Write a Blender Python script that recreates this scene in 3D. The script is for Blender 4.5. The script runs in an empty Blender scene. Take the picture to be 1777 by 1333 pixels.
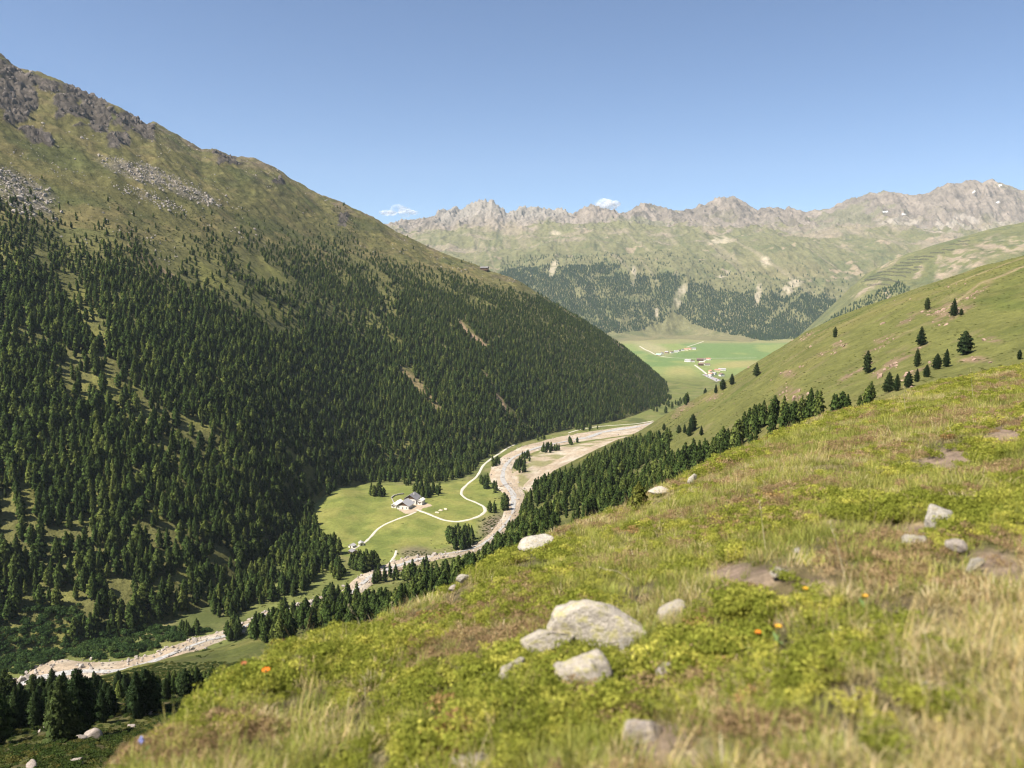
import bpy, math, random
import numpy as np
from mathutils import Vector, Matrix, Euler

R = math.radians
rng = np.random.default_rng(7)
random.seed(7)
scene = bpy.context.scene
COL = scene.collection

# ------------------------------------------------------------------ camera
F = 1368.0                       # focal length in photograph pixels (1777 x 1333)
CU, CV = 888.5, 666.5
PITCH = math.atan(166.5 / F)     # horizon at row 500
SP, CP = math.sin(PITCH), math.cos(PITCH)
cam_d = bpy.data.cameras.new('camera')
cam = bpy.data.objects.new('camera', cam_d); COL.objects.link(cam)
cam.location = (0, 0, 0)
cam.rotation_euler = (R(90) - PITCH, 0, 0)
cam_d.sensor_width = 36.0
cam_d.lens = 36.0 * F / 1777.0
cam_d.clip_start = 0.1
cam_d.clip_end = 60000
cam_d.dof.use_dof = True
cam_d.dof.focus_distance = 60.0
cam_d.dof.aperture_fstop = 1.45
scene.camera = cam

# ------------------------------------------------------------------ sky, sun, exposure
SUN_EL, SUN_AZ = 55.0, -120.0     # azimuth measured from the viewing direction (+Y), negative = to the left
world = bpy.data.worlds.new('World'); scene.world = world
world.use_nodes = True
wn = world.node_tree
sky = wn.nodes.new('ShaderNodeTexSky')
sky.sky_type = 'NISHITA'
sky.sun_disc = False
sky.sun_elevation = R(SUN_EL)
sky.sun_rotation = R(SUN_AZ)
sky.altitude = 2100
sky.air_density = 0.85
sky.dust_density = 1.6
sky.ozone_density = 4.0
bg = wn.nodes['Background']
wn.links.new(sky.outputs[0], bg.inputs['Color'])
bg.inputs['Strength'].default_value = 0.082
sun_d = bpy.data.lights.new('sun', 'SUN')
sun_d.energy = 5.0
sun_d.angle = R(0.53)
sun_d.color = (1.0, 0.945, 0.86)
sun = bpy.data.objects.new('sun', sun_d); COL.objects.link(sun)
sv = Vector((math.sin(R(SUN_AZ)) * math.cos(R(SUN_EL)), math.cos(R(SUN_AZ)) * math.cos(R(SUN_EL)), math.sin(R(SUN_EL))))
sun.rotation_euler = sv.to_track_quat('Z', 'Y').to_euler()
sun.location = (0, 0, 500)
scene.view_settings.view_transform = 'Standard'
scene.view_settings.look = 'None'
scene.view_settings.exposure = 0.98
scene.view_settings.gamma = 1.0
scene.view_settings.use_curve_mapping = False
scene.render.engine = 'CYCLES'
cy = scene.cycles
cy.use_denoising = True
cy.filter_width = 1.2
cy.max_bounces = 6
cy.diffuse_bounces = 2
cy.glossy_bounces = 2
cy.transmission_bounces = 3
cy.transparent_max_bounces = 24
cy.volume_bounces = 1
cy.caustics_reflective = False
cy.caustics_refractive = False
cy.sample_clamp_indirect = 4.0

# ------------------------------------------------------------------ small maths
def ray(u, v):
    """direction of a photograph pixel as (x per metre of depth, height per metre of depth)"""
    u = np.asarray(u, float); v = np.asarray(v, float)
    dv = (CV - v) / F
    y = CP + dv * SP
    return (u - CU) / F / y, (-SP + dv * CP) / y

def proj(x, y, z):
    d = np.maximum(y * CP - z * SP, 1e-3)
    return CU + F * x / d, CV - F * (y * SP + z * CP) / d

def _hash(ix, iy, seed):
    h = (ix.astype(np.int64) * 374761393 + iy.astype(np.int64) * 668265263 + seed * 974634777) & 0xFFFFFFFF
    h = ((h ^ (h >> 13)) * 1274126177) & 0xFFFFFFFF
    h = h ^ (h >> 16)
    return (h & 0xFFFF).astype(np.float32) / 32767.5 - 1.0

def vnoise(x, y, seed=0):
    x = np.asarray(x, float); y = np.asarray(y, float)
    fx = np.floor(x); fy = np.floor(y)
    ix = fx.astype(np.int64); iy = fy.astype(np.int64)
    tx = x - fx; ty = y - fy
    tx = tx * tx * tx * (tx * (tx * 6 - 15) + 10); ty = ty * ty * ty * (ty * (ty * 6 - 15) + 10)
    a = _hash(ix, iy, seed); b = _hash(ix + 1, iy, seed); c = _hash(ix, iy + 1, seed); d = _hash(ix + 1, iy + 1, seed)
    return (a + (b - a) * tx) * (1 - ty) + (c + (d - c) * tx) * ty

def fbm(x, y, octaves=5, seed=0, gain=0.5):
    s = 0.0; amp = 1.0; tot = 0.0
    for o in range(octaves):
        ca, sa = math.cos(o * 1.3), math.sin(o * 1.3)
        k = 2.0 ** o
        s = s + amp * vnoise((x * ca - y * sa) * k + o * 17.3, (x * sa + y * ca) * k - o * 9.1, seed + o * 7)
        tot += amp; amp *= gain
    return s / tot

def ridged(x, y, octaves=5, seed=0, gain=0.55):
    s = 0.0; amp = 1.0; tot = 0.0
    for o in range(octaves):
        ca, sa = math.cos(o * 0.9), math.sin(o * 0.9)
        k = 2.03 ** o
        n = 1 - np.abs(vnoise((x * ca - y * sa) * k + o * 5.7, (x * sa + y * ca) * k + o * 3.3, seed + o * 11))
        s = s + amp * n * n; tot += amp; amp *= gain
    return s / tot

def sstep(a, b, x):
    t = np.clip((x - a) / (b - a), 0, 1)
    return t * t * (3 - 2 * t)

def ell(u, v, cu, cv, ru, rv, rot=0.0):
    c, s = math.cos(R(rot)), math.sin(R(rot))
    du, dv = u - cu, v - cv
    p = (du * c + dv * s) / ru; q = (-du * s + dv * c) / rv
    return np.clip(1.35 - np.sqrt(p * p + q * q), 0, 0.7) / 0.7

def linedist(u, v, pts):
    d = np.full(np.shape(u), 1e9)
    for (x0, y0), (x1, y1) in zip(pts[:-1], pts[1:]):
        dx, dy = x1 - x0, y1 - y0
        t = np.clip(((u - x0) * dx + (v - y0) * dy) / (dx * dx + dy * dy), 0, 1)
        d = np.minimum(d, np.hypot(u - x0 - t * dx, v - y0 - t * dy))
    return d

def inpoly(u, v, pts):
    c = np.zeros(np.shape(u), bool)
    n = len(pts)
    for i in range(n):
        x0, y0 = pts[i]; x1, y1 = pts[(i + 1) % n]
        if y0 == y1: continue
        c ^= ((y0 > v) != (y1 > v)) & (u < (x1 - x0) * (v - y0) / (y1 - y0) + x0)
    return c

def mixc(c, col, m):
    m = np.asarray(m)[..., None]
    return c * (1 - m) + np.asarray(col, float) * m

# ------------------------------------------------------------------ objects
def tag(o, label=None, cat=None, group=None, kind=None):
    if label: o['label'] = label
    if cat: o['category'] = cat
    if group: o['group'] = group
    if kind: o['kind'] = kind
    return o

def empty(name, loc=(0, 0, 0), rz=0.0, scale=1.0):
    o = bpy.data.objects.new(name, None); COL.objects.link(o)
    o.location = loc; o.rotation_euler = (0, 0, rz); o.scale = (scale,) * 3
    o.empty_display_size = 0.2
    return o

def mesh_from(name, verts, faces, mats=(), fmat=None, smooth=False, colors=None):
    me = bpy.data.meshes.new(name)
    me.from_pydata([tuple(map(float, v)) for v in verts], [], [tuple(map(int, f)) for f in faces])
    for m in mats: me.materials.append(m)
    if fmat is not None: me.polygons.foreach_set('material_index', np.asarray(fmat, np.int32))
    if smooth: me.polygons.foreach_set('use_smooth', np.ones(len(me.polygons), bool))
    if colors is not None:
        at = me.attributes.new('col', 'FLOAT_COLOR', 'POINT')
        c = np.ones((len(verts), 4), np.float32); c[:, :3] = colors
        at.data.foreach_set('color', c.ravel())
    me.update()
    return me

def link(name, me, parent=None, loc=None, rz=None):
    o = bpy.data.objects.new(name, me); COL.objects.link(o)
    if parent is not None: o.parent = parent
    if loc is not None: o.location = loc
    if rz is not None: o.rotation_euler = (0, 0, rz)
    return o

def grid_mesh(name, X, Y, Z, mat, colors=None, smooth=True):
    na, nr = X.shape
    me = bpy.data.meshes.new(name)
    co = np.stack([X, Y, Z], -1).reshape(-1, 3).astype(np.float32)
    me.vertices.add(len(co)); me.vertices.foreach_set('co', co.ravel())
    idx = np.arange(na * nr, dtype=np.int32).reshape(na, nr)
    q = np.stack([idx[:-1, :-1], idx[1:, :-1], idx[1:, 1:], idx[:-1, 1:]], -1).reshape(-1, 4)
    me.loops.add(q.size); me.loops.foreach_set('vertex_index', q.ravel())
    me.polygons.add(len(q))
    me.polygons.foreach_set('loop_start', np.arange(0, q.size, 4, dtype=np.int32))
    me.polygons.foreach_set('loop_total', np.full(len(q), 4, np.int32))
    me.polygons.foreach_set('use_smooth', np.full(len(q), smooth, bool))
    me.materials.append(mat)
    if colors is not None:
        at = me.attributes.new('col', 'FLOAT_COLOR', 'POINT')
        c = np.ones((len(co), 4), np.float32); c[:, :3] = np.clip(colors.reshape(-1, 3), 0, 1)
        at.data.foreach_set('color', c.ravel())
    me.update(calc_edges=True)
    me.validate()
    return link(name, me)

class MB:
    """collects boxes, prisms and tubes into one mesh"""
    def __init__(s): s.v = []; s.f = []
    def add(s, vs, fs):
        b = len(s.v); s.v += [tuple(p) for p in vs]; s.f += [tuple(i + b for i in f) for f in fs]; return s
    def box(s, x0, x1, y0, y1, z0, z1):
        return s.add([(x0, y0, z0), (x1, y0, z0), (x1, y1, z0), (x0, y1, z0), (x0, y0, z1), (x1, y0, z1), (x1, y1, z1), (x0, y1, z1)],
                     [(0, 3, 2, 1), (4, 5, 6, 7), (0, 1, 5, 4), (1, 2, 6, 5), (2, 3, 7, 6), (3, 0, 4, 7)])
    def tube(s, p0, p1, r0, r1, n=6):
        p0, p1 = Vector(p0), Vector(p1); d = (p1 - p0).normalized()
        q = d.to_track_quat('Z', 'Y')
        vs = [p0 + q @ Vector((math.cos(2 * math.pi * i / n) * r0, math.sin(2 * math.pi * i / n) * r0, 0)) for i in range(n)]
        vs += [p1 + q @ Vector((math.cos(2 * math.pi * i / n) * r1, math.sin(2 * math.pi * i / n) * r1, 0)) for i in range(n)]
        fs = [(i, (i + 1) % n, (i + 1) % n + n, i + n) for i in range(n)] + [tuple(range(n))[::-1], tuple(range(n, 2 * n))]
        return s.add(vs, fs)
    def mesh(s, name, mat, smooth=False): return mesh_from(name, s.v, s.f, [mat], smooth=smooth)
    def build(s, name, mat, parent=None, smooth=False): return link(name, s.mesh(name, mat, smooth), parent)

# ------------------------------------------------------------------ materials
def new_mat(name):
    m = bpy.data.materials.new(name); m.use_nodes = True
    nt = m.node_tree
    return m, nt, nt.nodes, nt.links, nt.nodes['Principled BSDF']

def noise_node(nt, scale, detail=4, rough=0.6, vec=None):
    n = nt.nodes.new('ShaderNodeTexNoise')
    n.inputs['Scale'].default_value = scale; n.inputs['Detail'].default_value = detail; n.inputs['Roughness'].default_value = rough
    if vec is not None: nt.links.new(vec, n.inputs['Vector'])
    return n

def ramp(nt, fac, stops):
    r = nt.nodes.new('ShaderNodeValToRGB')
    while len(r.color_ramp.elements) < len(stops): r.color_ramp.elements.new(0.5)
    for e, (p, c) in zip(r.color_ramp.elements, stops):
        e.position = p; e.color = (*c, 1) if len(c) == 3 else c
    nt.links.new(fac, r.inputs[0]); return r

def mixrgb(nt, a, b, fac, mode='MIX'):
    n = nt.nodes.new('ShaderNodeMix'); n.data_type = 'RGBA'; n.blend_type = mode
    for s, val in ((n.inputs[6], a), (n.inputs[7], b), (n.inputs[0], fac)):
        if hasattr(val, 'is_linked'): nt.links.new(val, s)
        elif isinstance(val, (int, float)): s.default_value = val
        else: s.default_value = (*val, 1)
    return n.outputs[2]

def terrain_mat(name, scales, amp=0.45, bump=0.0, bump_scale=1.0, rough=0.95):
    """colour attribute 'col' varied by several noises"""
    m, nt, N, L, P = new_mat(name)
    at = N.new('ShaderNodeAttribute'); at.attribute_name = 'col'
    geo = N.new('ShaderNodeNewGeometry')
    c = at.outputs['Color']
    for i, s in enumerate(scales):
        n = noise_node(nt, s, 5, 0.65, geo.outputs['Position'])
        lo, hi = 1 - amp, 1 + amp
        r = ramp(nt, n.outputs['Fac'], [(0.32, (lo, lo * 1.0, lo * 0.96)), (0.68, (hi, hi * 0.98, hi * 0.95))])
        c = mixrgb(nt, c, r.outputs[0], 1.0, 'MULTIPLY')
    L.new(c, P.inputs['Base Color'])
    P.inputs['Roughness'].default_value = rough
    P.inputs['Specular IOR Level'].default_value = 0.1
    if bump:
        nb = noise_node(nt, bump_scale, 6, 0.7, geo.outputs['Position'])
        b = N.new('ShaderNodeBump'); b.inputs['Strength'].default_value = 1.0; b.inputs['Distance'].default_value = bump
        L.new(nb.outputs['Fac'], b.inputs['Height']); L.new(b.outputs[0], P.inputs['Normal'])
    return m

def plain_mat(name, col, rough=0.7, var=0.2, scale=3.0, spec=0.3, bump=0.0, object_space=True):
    m, nt, N, L, P = new_mat(name)
    tc = N.new('ShaderNodeTexCoord')
    n = noise_node(nt, scale, 5, 0.65, tc.outputs['Object'])
    r = ramp(nt, n.outputs['Fac'], [(0.3, tuple(c * (1 - var) for c in col)), (0.7, tuple(min(1, c * (1 + var)) for c in col))])
    L.new(r.outputs[0], P.inputs['Base Color'])
    P.inputs['Roughness'].default_value = rough
    P.inputs['Specular IOR Level'].default_value = spec
    if bump:
        b = N.new('ShaderNodeBump'); b.inputs['Distance'].default_value = bump
        L.new(n.outputs['Fac'], b.inputs['Height']); L.new(b.outputs[0], P.inputs['Normal'])
    return m

def leaf_mat(name, dark, light, trans=0.3, attr=False, rough=0.75):
    """foliage: colour differs per plant (random) and per leaf (attribute), some light passes through"""
    m, nt, N, L, P = new_mat(name)
    oi = N.new('ShaderNodeObjectInfo')
    mid_c = tuple(a * 0.6 + b * 0.4 for a, b in zip(dark, light))
    r = ramp(nt, oi.outputs['Random'], [(0.0, tuple(c * 0.85 for c in dark)), (0.45, dark), (0.8, mid_c), (1.0, light)])
    c = r.outputs[0]
    if attr:
        at = N.new('ShaderNodeAttribute'); at.attribute_name = 'col'
        c = mixrgb(nt, c, at.outputs['Color'], 1.0, 'MULTIPLY')
    d = N.new('ShaderNodeBsdfDiffuse'); t = N.new('ShaderNodeBsdfTranslucent')
    L.new(c, d.inputs['Color']); L.new(c, t.inputs['Color'])
    mx = N.new('ShaderNodeMixShader'); mx.inputs[0].default_value = trans
    L.new(d.outputs[0], mx.inputs[1]); L.new(t.outputs[0], mx.inputs[2])
    L.new(mx.outputs[0], N['Material Output'].inputs['Surface'])
    N.remove(P)
    return m

# ------------------------------------------------------------------ terrain sheets
SHEETS = {}
LOGY = np.linspace(math.log(0.3), math.log(12000), 2600)

class Sheet:
    pass

def polyline(pts, ag):
    """photograph polyline (u, v, depth) -> depth and elevation on the azimuth grid"""
    p = np.array(pts, float)
    a, e = ray(p[:, 0], p[:, 1])
    o = np.argsort(a)
    return np.interp(ag, a[o], p[o, 2]), np.interp(ag, a[o], e[o])

def smooth1(arr, n):
    if n < 2: return arr
    k = np.hanning(n + 2)[1:-1]; k /= k.sum()
    return np.convolve(np.pad(arr, (n // 2, n - 1 - n // 2), mode='edge'), k, mode='valid')

def hermite(lines, rows):
    """lines: list of (Y, Z) arrays over the azimuth grid; monotone cubic between them"""
    Yk = np.stack([l[0] for l in lines], 1); Zk = np.stack([l[1] for l in lines], 1)
    K = Yk.shape[1]
    h = np.maximum(np.diff(Yk, axis=1), 1e-3); d = np.diff(Zk, axis=1) / h
    m = np.zeros_like(Zk)
    m[:, 0] = d[:, 0]; m[:, -1] = d[:, -1]
    for k in range(1, K - 1):
        same = d[:, k - 1] * d[:, k] > 0
        w1 = 2 * h[:, k] + h[:, k - 1]; w2 = h[:, k] + 2 * h[:, k - 1]
        m[:, k] = np.where(same, (w1 + w2) / (w1 / np.where(same, d[:, k - 1], 1) + w2 / np.where(same, d[:, k], 1)), 0)
    Ys, Zs, Ts = [], [], []
    for k in range(K - 1):
        t = np.linspace(0, 1, rows[k] + 1)[(0 if k == 0 else 1):][None, :]
        y = Yk[:, k:k + 1] + h[:, k:k + 1] * t
        z = ((2 * t ** 3 - 3 * t ** 2 + 1) * Zk[:, k:k + 1] + (t ** 3 - 2 * t ** 2 + t) * h[:, k:k + 1] * m[:, k:k + 1]
             + (-2 * t ** 3 + 3 * t ** 2) * Zk[:, k + 1:k + 2] + (t ** 3 - t ** 2) * h[:, k:k + 1] * m[:, k + 1:k + 2])
        Ys.append(y); Zs.append(z); Ts.append(np.broadcast_to(t + k, y.shape))
    return np.concatenate(Ys, 1), np.concatenate(Zs, 1), np.concatenate(Ts, 1)

def register(key, ag, Y, Z):
    s = Sheet(); s.ag = ag
    s.r = np.empty((len(ag), len(LOGY)), np.float32)
    for i in range(len(ag)):
        s.r[i] = np.interp(LOGY, np.log(Y[i]), Z[i], left=-9e3, right=-9e3)
    SHEETS[key] = s
    return s

def height(key, x, y):
    s = SHEETS[key]
    x = np.asarray(x, float); y = np.maximum(np.asarray(y, float), 0.31)
    fa = np.clip(np.interp(x / y, s.ag, np.arange(len(s.ag))), 0, len(s.ag) - 1.001)
    fl = np.clip((np.log(y) - LOGY[0]) / (LOGY[1] - LOGY[0]), 0, len(LOGY) - 1.001)
    i = fa.astype(int); j = fl.astype(int); p = fa - i; q = fl - j
    r = s.r
    return (r[i, j] * (1 - p) + r[i + 1, j] * p) * (1 - q) + (r[i, j + 1] * (1 - p) + r[i + 1, j + 1] * p) * q

def top_height(x, y, keys=('valley', 'left', 'right')):
    return np.max(np.stack([height(k, x, y) for k in keys]), 0)

def hit(u, v, keys, y0=2.0, y1=9000.0, n=1500):
    """where the sight line through a photograph pixel meets the ground"""
    a, e = ray(u, v)
    ys = np.exp(np.linspace(math.log(y0), math.log(y1), n))
    h = top_height(a * ys, ys, keys)
    below = e * ys <= h
    k = int(np.argmax(below)) if below.any() else n - 1
    if k > 0:
        d0 = e * ys[k - 1] - h[k - 1]; d1 = e * ys[k] - h[k]
        t = d0 / (d0 - d1) if d0 != d1 else 0
        y = ys[k - 1] + (ys[k] - ys[k - 1]) * t
    else: y = ys[0]
    x = float(a * y)
    return x, float(y), float(top_height(np.array([x]), np.array([y]), keys)[0])

# ---- valley floor profile along the depth
VY = np.array([1, 200, 330, 400, 500, 570, 620, 770, 870, 1170, 1390, 2000, 3300, 4500, 5200, 7000.])
VZ = np.array([-200, -203, -205, -207, -212, -217, -220, -227, -231, -239.5, -249, -268, -290, -292, -292, -292.])
def valley_depth(u, v):
    a, e = ray(u, v)
    return np.interp(e, (VZ / VY), VY)     # VZ/VY rises with depth
# ------------------------------------------------------------------ the near slope (where the camera stands)
FG_BROW = [(-900, 1800, 2.0), (-300, 1600, 2.2), (-100, 1500, 2.5), (0, 1450, 2.7), (180, 1345, 3.2), (290, 1250, 4.0), (400, 1168, 5.0), (500, 1120, 5.9), (640, 1078, 7.0),
           (720, 1042, 8.0), (800, 1003, 9.0), (860, 962, 9.9), (920, 932, 10.7), (1000, 898, 12.0), (1100, 867, 13.5), (1200, 815, 15.8), (1290, 768, 18), (1400, 725, 20.5), (1560, 682, 25), (1777, 628, 32), (2100, 560, 40), (2900, 480, 48)]
CAM_H = 1.35
ag_fg = np.linspace(-1.5, 1.55, 560)
yb, eb = polyline(FG_BROW, ag_fg)
yb = smooth1(yb, 25); eb = smooth1(eb, 9) - 0.10 / yb      # the plants stand about 10 cm above the soil
s_fg = -eb - CAM_H / yb                       # falling ground: slope of each column
s_fg = smooth1(s_fg, 31)
tt = np.linspace(0, 1, 330)[None, :]
y_end = 2.4 * yb[:, None]
Yf = 0.3 * (y_end / 0.3) ** tt
Xf = ag_fg[:, None] * Yf
def fg_base(ag, Y):
    b = np.interp(ag, ag_fg, yb); s = np.interp(ag, ag_fg, s_fg); e = -np.interp(ag, ag_fg, eb)
    k = np.maximum(e + 0.16 - s, 0.1)
    w = 0.3 * b
    mm = np.maximum(Y - 0.9 * b, 0)
    drop = np.where(mm < w, k * mm * mm / (2 * w), k * (mm - w / 2))
    return -CAM_H - s * Y - drop
def fg_noise(x, y):
    near = sstep(1.0, 5.0, y)
    return (0.10 * fbm(x / 0.95, y / 0.95, 4, 3) + 0.12 * near * fbm(x / 3.7, y / 3.7, 3, 5) + 0.018 * fbm(x / 0.23, y / 0.23, 3, 9))
Zf = fg_base(ag_fg[:, None], Yf) + fg_noise(Xf, Yf)
uf, vf = proj(Xf, Yf, Zf)
SOIL = [(1275, 1003, 55, 28, 15), (1150, 1295, 70, 45, 0), (1600, 925, 55, 16, -12), (1310, 1010, 60, 18, -20), (690, 1110, 22, 10, 0), (810, 1325, 60, 20, 0), (1640, 800, 60, 18, -10), (1745, 760, 45, 20, -10), (1420, 1020, 30, 14, 0), (1640, 1205, 60, 22, 0), (1740, 985, 60, 26, 20), (1200, 1320, 90, 30, 0)]
soil = np.zeros_like(uf)
for s in SOIL: soil = np.maximum(soil, ell(uf, vf, *s))
cf = np.zeros(uf.shape + (3,)) + np.array((0.10, 0.105, 0.032))
nf = fbm(Xf / 0.9, Yf / 0.9, 4, 21)
cf = mixc(cf, (0.20, 0.165, 0.075), sstep(-0.05, 0.4, nf + 0.25 * (uf - 1100) / 700))
cf = mixc(cf, (0.055, 0.042, 0.03), sstep(0.15, 0.5, fbm(Xf / 0.35, Yf / 0.35, 3, 31)) * 0.7)
cf = mixc(cf, (0.05, 0.038, 0.026), sstep(0.0, -0.3, fbm(Xf / 0.33, Yf / 0.33, 3, 524)) * 0.7)
cf = mixc(cf, (0.17, 0.125, 0.098), soil * 0.85)
m_fg = terrain_mat('meadow_soil', [9.0, 60.0], 0.35, 0.02, 40)
ground = grid_mesh('near_slope', Xf, Yf, Zf, m_fg, cf * 1.3)
tag(ground, 'grassy brown and green hillside falling away in front of the viewer', kind='structure')
register('fg', ag_fg, Yf, Zf)

# ------------------------------------------------------------------ valley floor
ag_v = np.linspace(-1.15, 0.75, 420)
rows_y = np.concatenate([np.geomspace(300, 2100, 300), np.geomspace(2120, 6200, 120)])
Yv = np.broadcast_to(rows_y[None, :], (len(ag_v), len(rows_y)))
Xv = ag_v[:, None] * Yv
Zv = np.interp(Yv, VY, VZ)
uv0, vv0 = proj(Xv, Yv, Zv)
MEADOW = [(540, 870), (600, 838), (650, 842), (760, 842), (830, 830), (862, 850), (872, 880), (845, 905), (820, 930), (770, 950), (700, 972), (660, 975), (600, 965), (560, 930)]
knoll = ell(uv0, vv0, 560, 885, 60, 40)
Zv = Zv + 9 * knoll + 5 * ell(uv0, vv0, 700, 880, 110, 40) + fbm(Xv / 90, Yv / 90, 4, 40) * np.where(Yv < 1500, 1.6, 0.8)
RIVER_L = [(-60, 1186), (30, 1180), (60, 1157), (100, 1140), (170, 1150), (240, 1141), (300, 1119), (375, 1098), (425, 1079), (460, 1062), (520, 1046), (590, 1026), (620, 1000), (680, 974), (712, 966), (760, 962), (815, 950), (850, 926), (872, 895), (876, 875), (872, 855), (848, 835), (850, 810), (866, 795), (900, 776), (940, 765), (1000, 752), (1060, 743), (1110, 737), (1150, 728)]
RIVER_R = [(-60, 1240), (25, 1222), (72, 1212), (150, 1200), (215, 1184), (268, 1166), (330, 1136), (386, 1114), (436, 1093), (476, 1075), (540, 1057), (625, 1033), (662, 1001), (702, 991), (728, 980), (772, 970), (832, 958), (864, 936), (892, 906), (910, 881), (914, 862), (902, 841), (888, 816), (898, 796), (932, 783), (985, 771), (1050, 761), (1100, 754), (1122, 742), (1160, 732)]
uvv, vvv = proj(Xv, Yv, Zv)
mid_river = [((a[0] + b[0]) / 2, (a[1] + b[1]) / 2) for a, b in zip(RIVER_L, RIVER_R)]
cv_ = np.zeros(Xv.shape + (3,)) + np.array((0.125, 0.14, 0.045))
cv_ = mixc(cv_, (0.075, 0.09, 0.03), sstep(0.0, 0.5, fbm(Xv / 40, Yv / 40, 4, 42)))
cv_ = mixc(cv_, (0.19, 0.17, 0.08), sstep(0.1, 0.5, fbm(Xv / 25, Yv / 25, 4, 43)) * 0.6)
cv_ = mixc(cv_, (0.165, 0.185, 0.05), inpoly(uvv, vvv, MEADOW) * 0.9)
cv_ = mixc(cv_, (0.21, 0.20, 0.065), inpoly(uvv, vvv, MEADOW) * sstep(-0.1, 0.5, fbm(Xv / 30, Yv / 30, 4, 44)) * 0.6)
cv_ = mixc(cv_, (0.105, 0.135, 0.035), inpoly(uvv, vvv, MEADOW) * sstep(0.0, 0.35, fbm(Xv / 16, Yv / 22, 4, 47)) * 0.6)
cv_ = mixc(cv_, (0.15, 0.12, 0.095), ell(uvv, vvv, 865, 915, 32, 22) * 0.85)
cv_ = mixc(cv_, (0.15, 0.12, 0.095), ell(uvv, vvv, 720, 958, 30, 10) * 0.7)
far_v = sstep(2300, 2700, Yv)
field = 0.5 + 0.5 * fbm(Xv / 260, Yv / 420, 3, 45)
cv_ = mixc(cv_, (0.118, 0.178, 0.06), far_v)
cv_ = mixc(cv_, (0.20, 0.23, 0.08), far_v * sstep(0.52, 0.6, field) * 0.7)
cv_ = mixc(cv_, (0.27, 0.235, 0.10), np.maximum(ell(uvv, vvv, 1285, 632, 45, 6, -4), ell(uvv, vvv, 1180, 655, 30, 18)) * 0.75 * far_v)
cv_ = mixc(cv_, (0.22, 0.20, 0.10), sstep(4050, 4300, Yv + 120 * fbm(Xv / 200, Yv / 200, 3, 46)) * 0.8)
cv_ = mixc(cv_, (0.30, 0.26, 0.16), ell(uvv, vvv, 1135, 606, 30, 9, 15) * 0.7)
m_val = terrain_mat('valley_grass', [0.06, 0.35, 2.5], 0.18, 0.4, 0.5)
valley = grid_mesh('valley_floor', Xv, Yv, Zv, m_val, cv_)
tag(valley, 'flat green valley floor with meadows beside the pale river', kind='structure')
register('valley', ag_v, np.array(Yv), Zv)

# ------------------------------------------------------------------ the wooded mountain on the left
SKY_L = [(-700, -380), (-300, -90), (-100, 40), (0, 108), (25, 128), (60, 137), (95, 143), (130, 160), (160, 180), (195, 190), (225, 208), (255, 224), (268, 222), (300, 240), (350, 266), (374, 264), (400, 275), (440, 279), (480, 297), (500, 310), (560, 346), (600, 360), (650, 382), (690, 404), (740, 427), (790, 447), (840, 466), (880, 480), (900, 487), (960, 526), (1020, 562), (1080, 602), (1130, 642), (1158, 668), (1190, 697), (1300, 800), (1600, 1000)]
SKY_LD = [(-700, 1500), (0, 1650), (300, 1740), (600, 2040), (840, 2130), (1000, 2100), (1100, 2120), (1160, 2180), (1200, 2280), (1300, 2350), (1600, 2400)]
TREE_L = [(-700, 300, 760), (-300, 330, 850), (0, 348, 900), (100, 385, 950), (200, 402, 990), (300, 420, 1075), (400, 420, 1215), (500, 430, 1390), (600, 440, 1570), (700, 458, 1710), (800, 482, 1810), (900, 512, 1860), (960, 542, 1880), (1020, 576, 1890), (1080, 617, 1900), (1130, 657, 1940), (1160, 682, 2040), (1200, 712, 2140), (1300, 815, 2200), (1600, 1010, 2250)]
FOOT_L = [(-700, 1230), (-60, 1175), (0, 1160), (100, 1138), (170, 1132), (240, 1112), (310, 1082), (380, 1045), (440, 1005), (500, 950), (550, 898), (600, 858), (650, 838), (700, 828), (760, 820), (820, 806), (870, 784), (930, 760), (1000, 744), (1100, 731), (1160, 700), (1190, 690), (1230, 700)]
ag_l = np.linspace(-0.98, 0.31, 760)
ft = [(u, v, float(valley_depth(u, v))) for u, v in FOOT_L] + [(1300, 830, 1990), (1600, 1020, 2050)]
yF, eF = polyline(ft, ag_l); yF = smooth1(yF, 75)
yT, eT = polyline(TREE_L, ag_l); yT = smooth1(yT, 60); eT = smooth1(eT, 40)
p = np.array(SKY_LD, float); sd = np.interp([q[0] for q in SKY_L], p[:, 0], p[:, 1])
yS, eS = polyline([(u, v, d) for (u, v), d in zip(SKY_L, sd)], ag_l); yS = smooth1(yS, 60)
yT = np.maximum(yT, yF + 60); yS = np.maximum(yS, yT + 60)
zF = np.interp(yF, VY, VZ) - 1.0
zF = np.where(ag_l > ray(1215, 700)[0], eF * yF, zF)
lines = [(yF - 60, zF - 30), (yF, zF), (yT, eT * yT), (yS, eS * yS), (yS + 500, eS * yS - 120)]
Yl, Zl, Tl = hermite(lines, [6, 190, 190, 24])
Xl = ag_l[:, None] * Yl
ul, vl = proj(Xl, Yl, Zl)
sl = Xl * 0.89 - Yl * 0.455                     # across the valley
al = Xl * 0.455 + Yl * 0.89                     # along the valley
gul = ridged(al / 150, sl / 520, 4, 60)
open_ = sstep(1.8, 2.5, Tl)
env = sstep(1.0, 1.25, Tl) * (1 - 0.85 * sstep(2.88, 3.0, Tl))
ROCKS_L = [(2, 118, 30, 12, 35), (22, 165, 34, 26, 20), (30, 195, 20, 14, 0), (45, 180, 16, 14, 0), (118, 178, 20, 20, 30), (133, 200, 24, 14, 20), (170, 190, 16, 26, -30), (170, 212, 18, 14, 20), (203, 236, 17, 17, 20), (100, 200, 8, 8, 0), (230, 215, 40, 9, 30), (150, 168, 40, 10, 30), (60, 150, 40, 9, 15), (62, 228, 26, 8, 20), (480, 325, 14, 6, 0), (590, 380, 10, 4, 0), (400, 283, 22, 4, 10)]
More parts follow.
